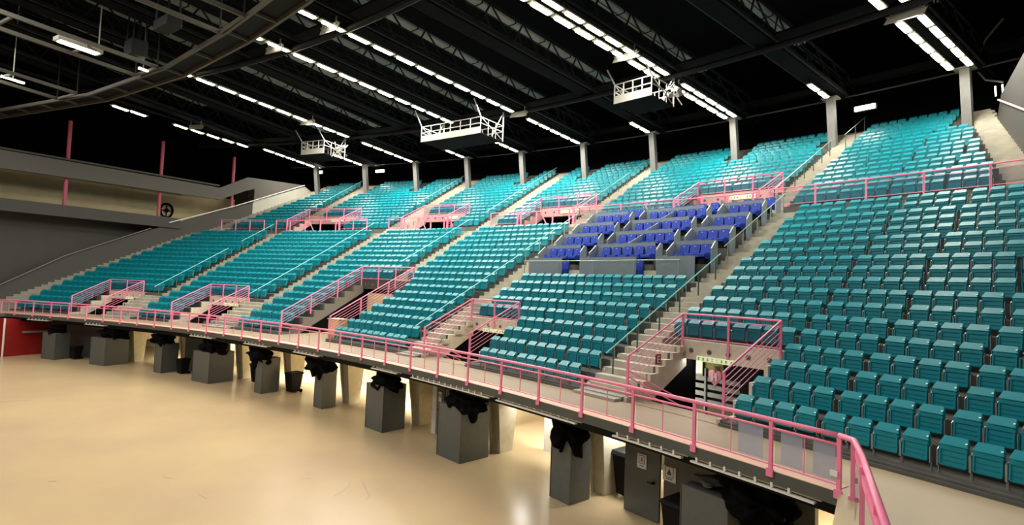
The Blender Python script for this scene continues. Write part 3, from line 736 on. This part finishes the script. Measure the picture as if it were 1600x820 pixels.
hrail(41.25,11,16.8,hl,M['tealrail'],M['greyrail'],'pale handrail along the left side of the blue boxes',5)
hrail(34.65,9.6,16.8,hl,M['tealrail'],M['greenpost'],'pale teal handrail above the central sloping entrance',5)
hrail(27.75,4.6,16.8,hl,M['tealrail'],M['greenpost'],'pale teal handrail of the second aisle from the left',7)
hrail(19.75,4.8,11.5,hl,M['tealrail'],M['greenpost'],'pale teal handrail, lower part of the leftmost aisle',5)
hrail(19.7,13,16.8,hl,M['tealrail'],M['greenpost'],'pale teal handrail, upper part of the leftmost aisle',3)
hrail(49.05,18.4,27.6,hu,M['greyrail'],M['greenpost'],'grey handrail down the nearest upper aisle',7,.98)
hrail(49.35,28.2,32.4,hu,M['greyrail'],M['greenpost'],'short grey handrail at the top of the nearest upper aisle',3,.98)
hrail(40.35,18.6,26.5,hu,M['tealrail'],M['greenpost'],'pale handrail on the upper aisle left of the large upper block',6)
hrail(40.3,27.6,32,hu,M['greyrail'],M['greenpost'],'short grey handrail at the top of the fourth upper aisle',3)
hrail(34.45,19.2,31,hu,M['tealrail'],M['greenpost'],'pale teal handrail on the third upper aisle',7)
hrail(27.85,22.6,31,hu,M['tealrail'],M['greenpost'],'pale teal handrail on the second upper aisle',5)
hrail(19.7,22.4,31,hu,M['tealrail'],M['greenpost'],'pale teal handrail on the leftmost upper aisle',5)
for i in range(10):
    er, et = fr(49.63); c = P(49.63, rl(i)+.38, tl(i)+.12)
    t = thing('row_plate', c-Vector((0,0,.05)), 'small white row plate beside the nearest aisle handrail, %s step row up' % od(i), 'plate')
    MB().box(c, (.1,.02,.09), et, er).build('plate', M['white'], t); MB().box(c-er*.011, (.02,.004,.06), et, er).build('digit', M['ink'], t)
# letters on the entrance cheeks
def cheek_letter(th, r, h, ch, lb):
    er, et = fr(th); c = P(th, r, h); u = Vector((0,0,1)); f_ = et*.02
    t = thing('aisle_letter', c, lb, 'sign'); b = MB(); m_ = M['paper'] if ch == 'E' else M['ink']
    if ch == 'E': MB().box(c+u*.1+f_*.5, (.30,.008,.34), er, et).build('plate', mat('sign_red', (150,70,80), .5), t); f_ = et*.03
    if ch == 'E':
        b.box(c+f_-er*.05+u*.1, (.04,.01,.24), er, et)
        for z in (0,.1,.2): b.box(c+f_+er*.01+u*z, (.11,.01,.035), er, et)
    else:
        b.box(c+f_-er*.06+u*.1, (.035,.01,.22), er, et)
        pts = [c+f_-er*.06+er*(.11*math.sin(a*math.pi/8))+u*(.1+.1*math.cos(a*math.pi/8)) for a in range(9)]
        b.tube(pts, .016, 6)
    b.build('letter', m_, t)
cheek_letter(51.14, 3.9, 1.15, 'E', 'small white letter E on the railing left of the nearest entrance')
cheek_letter(42.39, 3.5, .65, 'D', 'small dark letter D on the left railing of the blue box entrance')
# thin rail in front of the blue boxes
t = thing('box_front_railing', P(45.7,9.38,4.0), 'thin pale railing in front of the lowest blue boxes', 'railing')
MB().tube([P(42.3+6.8*q/8,9.38,4.93) for q in range(9)], .025).build('rail', M['greyrail'], t)
for q in range(5): MB().tube([P(42.35+6.7*q/4,9.38,3.9),P(42.35+6.7*q/4,9.38,4.92)], .03, 6).build('post', M['greyrail'], t)

# ================================================================= SEATS
def rrect(b, w_, h_, rc, y0, y1, zc, tilt=0, n=4, z0=0):
    """rounded rectangle panel in XZ, thickness along Y; tilt = dy per dz about z0"""
    pts = []
    for cx, cz, a0 in ((w_/2-rc,h_/2-rc,0),(-w_/2+rc,h_/2-rc,90),(-w_/2+rc,-h_/2+rc,180),(w_/2-rc,-h_/2+rc,270)):
        for k in range(n): a = rad(a0+90*k/(n-1)); pts.append((cx+rc*math.cos(a), cz+rc*math.sin(a)))
    i0 = len(b.v); N = len(pts)
    for y in (y0, y1):
        for x, z in pts: b.v.append(Vector((x, y+tilt*(z+zc-z0), z+zc)))
    b.f.append(tuple(range(i0, i0+N))); b.f.append(tuple(range(i0+N, i0+2*N))[::-1])
    for k in range(N): j = (k+1)%N; b.f.append((i0+j, i0+k, i0+N+k, i0+N+j))
def back_mb(n=4):
    b = MB(); rrect(b, .445, .47, .06, -.035, 0, .47, .22, n, .7)
    # forward-turned top lip
    b.hexa([(-.228,-.178,.572),(.228,-.178,.572),(.19,-.02,.70),(-.19,-.02,.70),(-.228,-.178,.590),(.228,-.178,.590),(.19,-.005,.73),(-.19,-.005,.73)])
    return b
def pan_mb(n=4, ribs=True):
    b = MB(); rrect(b, .455, .39, .045, -.165, -.11, .365, .10, n, .56)
    if ribs:
        f_ = lambda z: -.172+.10*(z-.56)
        b.box((0,f_(.38)-.002,.38),(.35,.016,.014)); b.box((0,f_(.29)-.002,.29),(.35,.016,.014))
        for x in (-.205,.205): b.bar((x,f_(.20)-.004,.20),(x,f_(.50)-.004,.50),.03,.034)
        b.box((0,f_(.50)-.006,.50),(.44,.036,.03)); b.box((0,f_(.20)-.004,.20),(.41,.03,.024))
    return b
def make_seat(name, m, label, group):
    t = thing(name, (0,0,0), label, 'seat', group)
    back_mb().build('backrest', m, t, local=True, bevel=0)
    pan_mb().build('seat_pan', m, t, local=True)
    for s_ in (-1,1): 
        pr_ = [(s_*.245,-.19,.14),(s_*.245,-.19,.46),(s_*.245,-.09,.5),(s_*.245,-.07,.2),(s_*.245,-.07,0),(s_*.245,-.12,0),(s_*.245,-.12,.14)]
        MB().prism(pr_, (s_*.016,0,0)).build('side_bracket', M['metal'], t, local=True)
    MB().cyl((.195,-.13,.652),(0,-.55,1),.02,.012,8).build('number_plate', M['plate'], t, local=True)
    return t
PITCH = .53; GAP = .1
idx = {}
def fill(x0, x1, r, h, tier, bi, i):
    R_ = R0+r; arc = rad(x1-x0)*R_; n = 0
    while n*PITCH + GAP*((n-1)//4 if n else 0) <= arc: n += 1
    n -= 1
    if n < 1: return
    tot = n*PITCH + GAP*((n-1)//4); s0 = (arc-tot)/2
    for k in range(n):
        c_ = s0 + PITCH*(k+.5) + GAP*(k//4); key = (tier,bi,i); q = idx.get(key,0); idx[key] = q+1
        seats.append((x0+math.degrees(c_/R_), r, h, tier, bi, i, q))
seats = []   # (th, r, tread_h, block name, row, index)
BL = [('far left', lambda i: (th_at_u(-30.2-.3*i, rl(i)) if i < 5 else th_at_u(-31.6, rl(i)))+.1, 19.6),
      ('second', lambda i: 20.65, 27.9), ('third', lambda i: 28.95, 34.45), ('fourth', lambda i: 35.45, 41.05),
      ('fifth', lambda i: 42.3 if i >= 4 else 44.9, 49.5), ('nearest right', lambda i: 50.5, 0)]
for bi, (nm, fa, b_) in enumerate(BL):
    for i in range(NL):
        if bi == 4 and i >= 9: continue
        a = fa(i); r = rl(i)+.52
        cuts = [(v[0]-.12, v[1]+.12) for v in VL if i < v[2]]
        if i < 4: cuts += [(18.2,20.6),(26.8,28.9),(49.5,51.2)]
        bb = b_ if bi < 5 else (th_at_u(30.2+.3*i, r) if i < 5 else th_at_u(31.6, r))-.1
        for x0, x1 in spans(a, bb, cuts):
            fill(x0, x1, r, tl(i), 'L', bi, i)
BU = [('far left', lambda r: th_at_u(-31.2, r), lambda r: 19.4), ('second', lambda r: 20.6, lambda r: 27.6), ('third', lambda r: 28.95, lambda r: 34.3),
      ('fourth', lambda r: 35.4, lambda r: 40.1), ('fifth', lambda r: 41.05, lambda r: 48.7), ('nearest right', lambda r: 49.55, lambda r: th_at_u(31.1, r))]
CTH = [16.66,20.69,24.78,28.76,32.71,36.77,40.76,44.77,48.7,52.86,56.9]
for bi, (nm, fa, fb) in enumerate(BU):
    for j in range(NU):
        r = ru(j)+.52; a = fa(r); b_ = fb(r)
        cuts = [(v[0]-.12, v[1]+.12) for v in VU if j < v[2]]
        if 12 <= j: cuts += [(c-.42, c+.42) for c in CTH]
        for x0, x1 in spans(a, b_, cuts):
            fill(x0, x1, r, tu(j), 'U', bi, j)
near, far = [], []
for s_ in seats:
    p = project(P(s_[0], s_[1], s_[2]+.4))
    vis = p is not None and -15 < p[0] < 1612 and p[1] < 815
    s_ = s_ + (p[2] if p else 999, vis)
    (near if vis else far).append(s_)
near.sort(key=lambda s_: s_[7])
far = [s_ for s_ in far if P(s_[0],s_[1],s_[2]).y > -40 and s_[7] < 200 and s_[0] < 61] + near[300:]
near = near[:300]
proto = make_seat('folding_seat', M['teal'], '', 'teal folding seats of the curved stand')
near.sort(key=lambda s_: (s_[4], s_[5], s_[0]))
rowcount = {}
for q, (th, r, h, tier, bi, i, k, dz, vis) in enumerate(near):
    o = proto if q == 0 else copy_tree(proto)
    o.location = P(th, r, h); o.rotation_euler = (0,0,-rad(th-35)+random.uniform(-.02,.02))
    blk = {5:'in the nearest block', 4:'below the blue boxes', 3:'left of the blue boxes'}[bi] if tier == 'L' else 'in the upper block'
    rw = 'front row' if i == 0 else od(i)+' row up'
    o['label'] = 'closed teal seat %s, %s, %s from its left end' % (blk, rw, od(k))
# all the other teal seats: one mesh
def low_seat():
    b = back_mb(2); 
    rrect(b, .455, .39, .045, -.165, -.11, .365, .10, 2, .56)
    b.box((0,-.19,.35),(.36,.014,.016)); b.box((0,-.175,.52),(.43,.022,.03))
    b.box((-.262,-.13,.27),(.022,.10,.40))
    return b
lb_ = low_seat(); V, F = [], []
for (th, r, h, *_r) in far:
    er, et = fr(th); c = P(th, r, h); b0 = len(V)
    V += [c + et*v.x + er*v.y + Vector((0,0,v.z)) for v in lb_.v]
    F += [tuple(b0+x for x in f_) for f_ in lb_.f]
me = bpy.data.meshes.new('folding_seats_beyond'); me.from_pydata(V, [], F); me.materials.append(M['teal'])
bm = bmesh.new(); bm.from_mesh(me); bmesh.ops.recalc_face_normals(bm, faces=bm.faces); bm.to_mesh(me); bm.free()
o = bpy.data.objects.new('folding_seats_beyond', me); COL.objects.link(o)
tag(o, 'farther rows of closed teal seats filling the curved stand', 'seats', kind='stuff')

# ================================================================= BLUE BOXES
def make_blue():
    t = thing('blue_armchair', (0,0,0), '', 'seat', 'blue armchairs in the hospitality boxes')
    b = MB(); rrect(b, .48, .60, .07, -.1, 0, .67, .14, 4, .4); b.build('backrest', M['blue'], t, local=True)
    b = MB().box((0,-.32,.42),(.5,.5,.16)).build('seat_cushion', M['blue'], t, local=True, bevel=.03)
    for s_ in (-1,1): MB().box((s_*.265,-.28,.40),(.05,.46,.3)).build('armrest', M['blue'], t, local=True, bevel=.015)
    MB().box((0,-.25,.15),(.3,.3,.3)).build('base', M['dark'], t, local=True)
    MB().box((0,-.07,.88),(.05,.012,.035)).build('number_plate', M['plate'], t, local=True)
    return t
bproto = make_blue(); used = False
colsB = [(42.45,44.1,'left'),(44.95,47.35,'middle'),(48.15,49.5,'right')]
NT = 5
for tI in range(NT):
    r0 = 9.55 + 1.6*tI; hf = 3.98 + .83*tI
    struct(MB().sector(42.25,49.6, r0+.0, r0+1.62, hf-1.0, hf, 1), 'box_tier_floor', M['concrete'])
    tn = ['lowest','second','third','fourth','top'][tI]
    for ci, (a, c_, cn) in enumerate(colsB):
        ht = hf+1.14; ext = .3 if ci < 2 else .12; up_ = .80 if tI < 4 else .5; tp_ = 1.86 if tI < 4 else 1.4
        t = thing('box_parapet', P((a+c_)/2, r0, hf), 'grey blue partition of the %s tier %s box' % (tn, cn), 'partition')
        MB().sector(a, c_, r0+.02, r0+.08, hf-.0, ht-.02, 1).build('front_panel', M['parapet'], t)
        MB().sector(a, c_, r0+.02, r0+.3, ht-.03, ht, 1).build('shelf', M['parapet'], t)
        struct(MB().sector(a+.02, c_+ext-.03, r0+.72, r0+1.6, hf, hf+up_, 1), 'box_riser', M['concdark'])
        for th, lo in ((a,.8),(c_+ext,1.05)):
            er, et = fr(th); x = .045
            MB().prism([P(th,r0+lo,hf),P(th,r0+1.58,hf),P(th,r0+1.58,hf+tp_),P(th,r0+1.4,hf+tp_),P(th,r0+lo,ht+.02+(lo-.1)*.35)], et*x).build('side_panel', M['parapet'], t)
            MB().bar(P(th,r0+lo,ht+.04+(lo-.1)*.35)+et*x/2,P(th,r0+1.4,hf+tp_+.02)+et*x/2,.06,.03).build('edge_strip', M['paredge'], t)
        if ci == 1 and tI in (1,2,3):
            m_ = (a+c_)/2+.05; er, et = fr(m_)
            MB().prism([P(m_,r0+.1,hf),P(m_,r0+1.5,hf),P(m_,r0+1.5,hf+1.75),P(m_,r0+.1,ht)], et*.045).build('side_panel', M['parapet'], t)
        R_ = R0+r0+1.3; arc = rad(c_+ext-a)*R_; n = {0:4,1:5,2:3}[ci]
        if ci == 1 and tI in (1,2,3): n = 6
        for k in range(n):
            th = a + math.degrees((.3+ (arc-.5)*(k+.5)/n)/R_)
            o = bproto if not used else copy_tree(bproto); used = True
            o.location = P(th, r0+1.5, hf+up_); o.rotation_euler = (0,0,-rad(th-35))
            o['label'] = 'blue armchair, %s from left in the %s tier of the %s box column' % (od(k), tn, cn)
        # chairs on the lower step, seen at the open right end
        for k in range(2):
            th = c_+ext - math.degrees((.38+.62*k)/(R0+r0+.6))
            if ci == 2: th -= .1
            o = copy_tree(bproto); o.location = P(th-.2, r0+.66, hf+.02); o.rotation_euler = (0,0,-rad(th-35))
            o['label'] = 'blue armchair on the lower step, %s from right, %s tier of the %s boxes' % (od(k), tn, cn)
    # small steps between the columns
for a, c_ in ((44.2,44.93),(47.45,48.12)):
    b = MB()
    for tI in range(NT):
        r0 = 9.55+1.6*tI; hf = 3.98+.83*tI
        for s_ in range(2): b.sector(a, c_, r0+.25+.25*s_, r0+1.61, hf, hf+.25*(s_+1), 1)
    struct(b, 'box_steps', M['concrete'])

# ================================================================= ROOF
names = ['leftmost','second','third','fourth','fifth','sixth','seventh','eighth','ninth','tenth','eleventh']
HT = 17.4
for k, th in enumerate(CTH):
    er, et = fr(th)
    if k < 10:
        c0 = P(th, 29.0, HT-.05); c1 = P(th, 29.8, 13.0)
        t = thing('roof_column', c1, 'grey square roof column rising from the top rows, %s from left' % names[k], 'column')
        b = MB(); w_ = .24
        b.hexa([c1-et*w_-er*w_, c1+et*w_-er*w_, c1+et*w_+er*w_, c1-et*w_+er*w_, c0-et*w_-er*w_, c0+et*w_-er*w_, c0+et*w_+er*w_, c0-et*w_+er*w_])
        b.build('shaft', M['column'], t)
        MB().box(c0+Vector((0,0,.04)), (1.0,.8,.1), et, er).build('cap_plate', M['galv'], t)
    # radial truss carrying a catwalk
    t = thing('roof_truss', P(th,10,HT), 'dark radial roof truss and catwalk ending at the %s column from left' % names[k], 'truss')
    ra, rb = -17.0, 33.0
    MB().box(P(th,(ra+rb)/2,HT+.35), (1.0, rb-ra, .1), et, er).build('catwalk_deck', M['roof'], t)
    b = MB()
    for s_ in (-.6,.6):
        b.bar(P(th,ra,HT+.5)+et*s_, P(th,rb,HT+.5)+et*s_, .14,.2)
    b.bar(P(th,ra,HT+2.3)-et*.35, P(th,rb,HT+2.3)-et*.35, .12,.16).bar(P(th,ra,HT+2.3)+et*.35, P(th,rb,HT+2.3)+et*.35, .12,.16)
    b.bar(P(th,ra,HT+1.5)-et*.5, P(th,rb,HT+1.5)-et*.5, .04).bar(P(th,ra,HT+1.5)+et*.5, P(th,rb,HT+1.5)+et*.5, .04)
    b.build('chord', M['steel'], t)
    b = MB(); n = 17; L = (rb-ra)/n
    for q in range(n):
        for s_ in (-.6,.6):
            b.bar(P(th,ra+L*q,HT+.55)+et*s_, P(th,ra+L*(q+.4),HT+2.3)+et*s_*.5, .08); b.bar(P(th,ra+L*(q+.4),HT+2.3)+et*s_*.5, P(th,ra+L*(q+1),HT+.55)+et*s_, .08)
    b.build('web_member', M['steel'], t)
# pale ducts lying on the trusses
for k in range(10):
    th = CTH[k]; er, et = fr(th)
    ra, rb = -9, 23.6 if k else 12
    t = thing('roof_duct', P(th,8,HT+2.0), 'long pale grey duct on top of the roof truss of the %s column from left' % names[k], 'duct')
    MB().box(P(th,(ra+rb)/2,HT+2.12), (.62, rb-ra, .14), et, er).build('duct_body', M['duct'], t)
    for q in range(int((rb-ra)/2.94)): MB().box(P(th,ra+2.94*q+1.3,HT+2.12), (.66,.1,.18), et, er).build('joint', M['dark'], t)
# ring beams
for rr, nm, a, c_ in ((2.1,'inner',12,58),(18.6,'outer',12,58),(-14,'innermost',18,52)):
    t = thing('ring_beam', P(35,rr,HT-.5), 'dark curved %s ring beam and pipe tying the roof trusses' % nm, 'beam')
    n = 46
    MB().tube([P(a+(c_-a)*q/n, rr, HT+.1) for q in range(n+1)], .2, 8).build('ring_pipe', M['dark'], t)
    MB().sector(a, c_, rr-.6, rr+.6, HT+.5, HT+.62, 1).build('ring_deck', M['roof'], t)
t = thing('eaves_pipe', P(35,28,HT-.2), 'thin grey pipe running behind the roof column tops', 'pipe')
MB().tube([P(14+42*q/46, 30.4, HT+.35) for q in range(47)], .06, 6).build('pipe', M['greysteel'], t)
MB().sector(14, 57, 31.6, 32.2, HT+1.6, HT+2.0, 1).build('valance', M['steel'], t)

# lamps
lamp0 = thing('tube_lamp', (0,0,0), '', 'lamp', 'lit tube lamps under the roof trusses')
MB().box((0,0,.07),(.34,1.62,.08)).build('housing', M['lampbody'], lamp0, local=True)
b = MB(); b.box((0,0,0),(.24,1.24,.07)); b.build('tube', M['lamp'], lamp0, local=True)
for s_ in (-1,1): MB().box((0,s_*.7,.27),(.04,.04,.36)).build('hanger', M['dark'], lamp0, local=True)
usedL = usedO = False
def lamp_row(th, r_hi, r_lo, offs, lit, lb):
    """from the column inwards"""
    global usedL, usedO
    er, et = fr(th); k = 0; r = r_hi
    while r > r_lo:
        if not (1.3 < r < 2.9 or 18.2 < r < 19.0):
            if lit: o = lamp0 if not usedL else copy_tree(lamp0); usedL = True
            o.location = P(th, r, HT-.12 if lit else HT+.05) + et*offs; o.rotation_euler = (0,0,-rad(th-35))
            o['label'] = ('lit tube lamp, ' if lit else 'unlit pale lamp panel, ') + '%s inwards from the %s' % (od(k), lb)
        r -= 1.76; k += 1
lamp_row(CTH[9], 27.6, 12, -.52, True, 'nearest roof column, left row')
lamp_row(CTH[9], 27.6, 12, .38, True, 'nearest roof column, right row')
lamp_row(CTH[7], 27.6, 2.5, -.3, True, 'eighth roof column, left row')
lamp_row(CTH[7], 27.6, 2.5, .42, True, 'eighth roof column, right row')
lamp_row(CTH[5], 27.6, -4, -.1, True, 'sixth roof column')
lamp_row(CTH[4], 27.6, -2, -.1, True, 'fifth roof column')
lamp_row(CTH[2], 27.6, 0.5, 0, True, 'third roof column')
lamp_row(CTH[0]+.1, 27.6, 19, 0, True, 'leftmost roof column')
lamp_row(CTH[1], 27.6, 22.5, 0, True, 'second roof column')
lamp_row(CTH[3], 27.6, 24.5, 0, True, 'fourth roof column')
lamp_row(CTH[6], 27.6, 24.5, 0, True, 'seventh roof column')
lamp_row(CTH[8], 27.6, 24.5, 0, True, 'ninth roof column')
t = thing('lamp_rail', P(15.4,10,HT+.1), 'thin dark rail carrying the faint lamp row at far left', 'rail')
MB().bar(P(14.2,-3,HT+.38), P(16.1,19,HT+.38), .16).build('beam', M['steel'], t)
b = MB()
for q in range(6): rr_ = -2+4*q; b.bar(P(14.3+.086*(rr_+2),rr_,HT+.2), P(14.3+.086*(rr_+2),rr_,HT+6.6), .05)
b.build('hanger', M['steel'], t)
for k, r in enumerate((18,16.3,14.6,12.9,11.2,7.3,5.8)):
    o = copy_tree(lamp0); th = 14.2+1.9*(r+3)/22; o.location = P(th, r, HT-.12); o.rotation_euler = (0,0,-rad(th-35)); o['label'] = 'faint lit tube lamp, %s from the right in the row at far left' % od(k)

# crossing panels (white sheeting where the lit rows cross the ring beams)
for th, r, lb, k in ((CTH[4]-.3,1.1,'fifth truss at the inner ring',1),(CTH[5]-.2,1.1,'sixth truss at the inner ring',2),(CTH[7],13.6,'eighth truss above the hanging basket',3),(CTH[9],19.0,'nearest truss crossing',4),(CTH[5]+.1,18.2,'sixth truss at the outer ring',5),(CTH[0],11.2,'leftmost truss',6),(CTH[2],12.6,'third truss above its basket',7)):
    er, et = fr(th); t = thing('reflector', P(th,r,HT-.5), 'pale folded reflector hung on the '+lb, 'reflector')
    MB().prism([P(th,r,HT-.35)-et*.9,P(th,r,HT-.45)+et*.7,P(th,r,HT-.1)+et*.9,P(th,r,HT-.02)-et*.7], er*.05).build('panel', M['galv'], t)
    MB().bar(P(th,r,HT-.15)-et*.6, P(th,r,HT+.35)-et*.6, .06).bar(P(th,r,HT-.15)+et*.6, P(th,r,HT+.35)+et*.6, .06).bar(P(th,r,HT-.03)-et*.8, P(th,r,HT-.03)+et*.8, .06).build('frame', M['galv'], t)
# hanging maintenance baskets
def basket(t0, t1, r0, r1, h, lb, top, tall):
    t = thing('hanging_basket', P((t0+t1)/2,(r0+r1)/2,h), lb, 'platform')
    MB().sector(t0,t1,r0,r1,h,h+.08,1).build('deck', M['roof'], t)
    MB().sector(t0,t1,r0-.05,r0,h,h+.5,1).build('kick_plate', M['galv'], t)
    b = MB(); H = 1.25; n = 4 if t1-t0 < 2.5 else 6
    for r in (r0, r1):
        for hh in (H, H*.62):
            b.bar(P(t0,r,h+hh), P(t1,r,h+hh), .06)
        for q in range(n+1): th = t0+(t1-t0)*q/n; b.bar(P(th,r,h), P(th,r,h+H), .06)
    for th in (t0, t1):
        for hh in (H, H*.62): b.bar(P(th,r0,h+hh), P(th,r1,h+hh), .06)
        b.bar(P(th,r0,h+H), P(th,r1,h+.1), .05)
        for q in range(1,3): b.bar(P(th,r0+(r1-r0)*q/3,h), P(th,r0+(r1-r0)*q/3,h+H), .05)
    b.build('guard_frame', M['galv'], t)
    b = MB()
    for th in (t0, t1):
        b.bar(P(th,r0,h+H), P(th,r0-.9,top), .07); b.bar(P(th,r1,h), P(th,r1,top), .08); b.bar(P(th,r1,top), P(th,r1-1.4,h+.1), .06)
    b.build('hanger', M['galv'], t)
    return t
basket(43.3, 45.05, 15.9, 18.6, 15.45, 'white railed maintenance basket hanging beneath the eighth truss', HT, 1)
basket(32.1, 36.15, 14.9, 17.7, 15.0, 'wide white maintenance basket hanging between the fifth and sixth trusses', HT, 1)
basket(22.4, 24.2, 15.6, 18.4, 15.25, 'small white maintenance basket hanging beneath the third truss', HT, 1)
for k, (th, r, h, lb) in enumerate(((45.3,18.0,16.3,'at the eighth truss basket'),(24.6,17.2,16.0,'at the small left basket'),(33.6,16.6,15.9,'in the wide central basket'))):
    er, et = fr(th); c = P(th,r,h)
    t = thing('spotlight_bracket', c, 'cluster of white spotlights and brackets '+lb, 'spotlight')
    rn = random.Random(k)
    b = MB()
    for q in range(7):
        a = c + Vector((rn.uniform(-.7,.7), rn.uniform(-.9,.9), rn.uniform(-.6,.5))); b.bar(a, a+Vector((rn.uniform(-.5,.5),rn.uniform(-.5,.5),rn.uniform(-.5,.5))), .07)
    b.build('bracket', M['galv'], t)
    for q in range(3):
        a = c + Vector((rn.uniform(-.5,.5), rn.uniform(-.6,.6), rn.uniform(-.4,.2))); MB().cyl(a, Vector((rn.uniform(-1,1),-1,-.6)), .16, .4, 10).build('spot_head', M['greylight'], t)
t = thing('conduit', P(53.8,31,14), 'thin bent conduit running down beside the nearest roof column', 'pipe')
MB().tube([P(*q) for q in ((53.6,31,20.6),(53.17,31,19.66),(53.0,31,18.77),(52.93,31,17.8),(53.15,31,17.1),(53.6,31,16.75))], .06, 6).build('pipe', M['galv'], t)
for k, q in enumerate((((53.4,31,16.58),(53.41,31,15.99)),((53.58,31,16.6),(53.59,31,15.98)))):
    o = MB().tube([P(*q[0]), P(*q[1])], .035, 6).build('slim_lamp', M['lamp']); tag(o, ['slim upright lamp right of the nearest roof column, left one','slim upright lamp right of the nearest roof column, right one'][k], 'lamp')
# floodlights behind the columns
def flood(th, r, h, lb):
    er, et = fr(th); c = P(th,r,h); t = thing('floodlight', c, lb, 'floodlight')
    MB().box(c, (1.3,.25,.36), et, er).build('housing', M['lampbody'], t); MB().box(c-er*.14-Vector((0,0,.02)), (1.2,.03,.3), et, er).build('lens', M['lamp'], t)
    MB().bar(c, c+Vector((0,0,1.6))+er*.4, .08).build('arm', M['dark'], t)
    area('floodlight_glow', c-er*.3, 1.2, 60, (1,.95,.8), target=c-er*3-Vector((0,0,2)), sy=.3)
flood(49.65, 30.5, 16.75, 'bright floodlight right of the ninth roof column')
flood(21.0, 31.5, 17.2, 'bright floodlight right of the second roof column')
flood(16.05, 31.0, 17.2, 'bright floodlight left of the leftmost roof column')

# square rig of catwalks over the arena centre (upper left of the view)
HG = ZW+15.3
def catr(pts_a, pts_b, lb, step):
    """catwalk between two edges given as (angle, distance) polylines"""
    A = [Vector((P(*q,0).x, P(*q,0).y, HG)) for q in pts_a]; B = [Vector((P(*q,0).x, P(*q,0).y, HG)) for q in pts_b]
    t = thing('rig_catwalk', (A[0]+B[-1])/2, lb, 'catwalk')
    for E_ in (A, B):
        b = MB()
        for p, q in zip(E_, E_[1:]): b.bar(p, q, .13, .2)
        b.build('side_beam', M['greysteel'], t)
    b = MB(); b2 = MB(); up = Vector((0,0,.1))
    for i in range(len(A)-1):
        L = (A[i+1]-A[i]).length; n = max(1, int(L/step))
        for k in range(n): f_ = k/n; b.bar(A[i].lerp(A[i+1],f_), B[i].lerp(B[i+1],f_), .09, .14)
        q = [A[i],A[i+1],B[i+1],B[i]]; b2.hexa([x+up for x in q]+[x+up*1.5 for x in q])
    b.build('rungs', M['greysteel'], t)
    if len(A) > 2: b2.build('deck', M['dark'], t)
    b = MB()
    for i in (0, len(A)-1): b.bar(A[i], A[i]+Vector((0,0,8)), .06); b.bar(B[i], B[i]+Vector((0,0,8)), .06)
    b.build('suspension', M['steel'], t)
ring = [(8.5,1.9),(20.7,-.5),(28.9,-1.7),(35.6,-2.6),(40.8,-3.05),(48,-3.6)]
catr(ring, [(a, r-1.15) for a, r in ring], 'grey curved rig catwalk crossing the upper left', 3)
catr([(28.7,-3.1),(28.7,-16)], [(26.5,-2.9),(26.5,-16)], 'wide grey rig catwalk running back around the glowing floodlight', 3.2)
catr([(20.2,-2.0),(20.0,-16)], [(18.0,-1.6),(17.6,-16)], 'grey rig catwalk running back at the far left', 3.0)
catr([(35.3,-3.9),(35.5,-16)], [(37.6,-4.1),(37.8,-16)], 'grey rig catwalk running back nearest the lamp rows', 3.4)
# rig lamp and drum of cables
c = P(28.0,-6.6,15.25); c = Vector((c.x,c.y,HG-.05))
t = thing('rig_floodlight', c, 'large glowing floodlight under the rig at upper left', 'floodlight')
er, et = fr(28); MB().box(c, (.6,2.0,.2), et, er).bar(c+er*.9, c+er*.9+Vector((0,0,8)), .05).build('housing', M['lampbody'], t); MB().box(c-Vector((0,0,.11)), (.46,1.7,.04), et, er).build('lens', M['lamp'], t)
area('rig_glow', c-Vector((0,0,.2)), 1.8, 500, (1,.93,.8), sy=1.7)
for k, (x, y, lb, s_) in enumerate(((27.8,-3.3,'small lit lamp near the rig corner at upper left',.5),(19.1,-4.9,'slim lit tube at the left edge under the roof',1.2))):
    c = P(x,y,15.25); er, et = fr(x); t = thing('rig_lamp', c, lb, 'lamp'); MB().box(c,(.12,s_,.08),et,er).build('tube', M['lamp'], t); MB().box(c+Vector((0,0,.07)),(.16,s_,.06),et,er).bar(c, c+Vector((0,0,8)), .04).build('housing', M['lampbody'], t)
for k, (x, y, sx, sy, sz, lb) in enumerate(((-7.6,-4.6,1.1,.8,.9,'dark speaker hanging inside the rig at upper left'),(-2.2,-5.2,1.6,.7,.5,'dark projector crate hanging at the top edge inside the rig'))):
    t = thing('rig_equipment', (x,y,HG+.2), lb, 'equipment')
    MB().box((x,y,HG+.2+sz/2),(sx,sy,sz)).build('case', M['steel'], t, bevel=.05)
    b = MB()
    for a in (-1,1):
        for c_ in (-1,1): b.bar((x+a*sx*.4,y+c_*sy*.4,HG+sz), (x+a*sx*.3,y+c_*sy*.3,HG+6), .06)
    b.build('suspension', M['steel'], t)
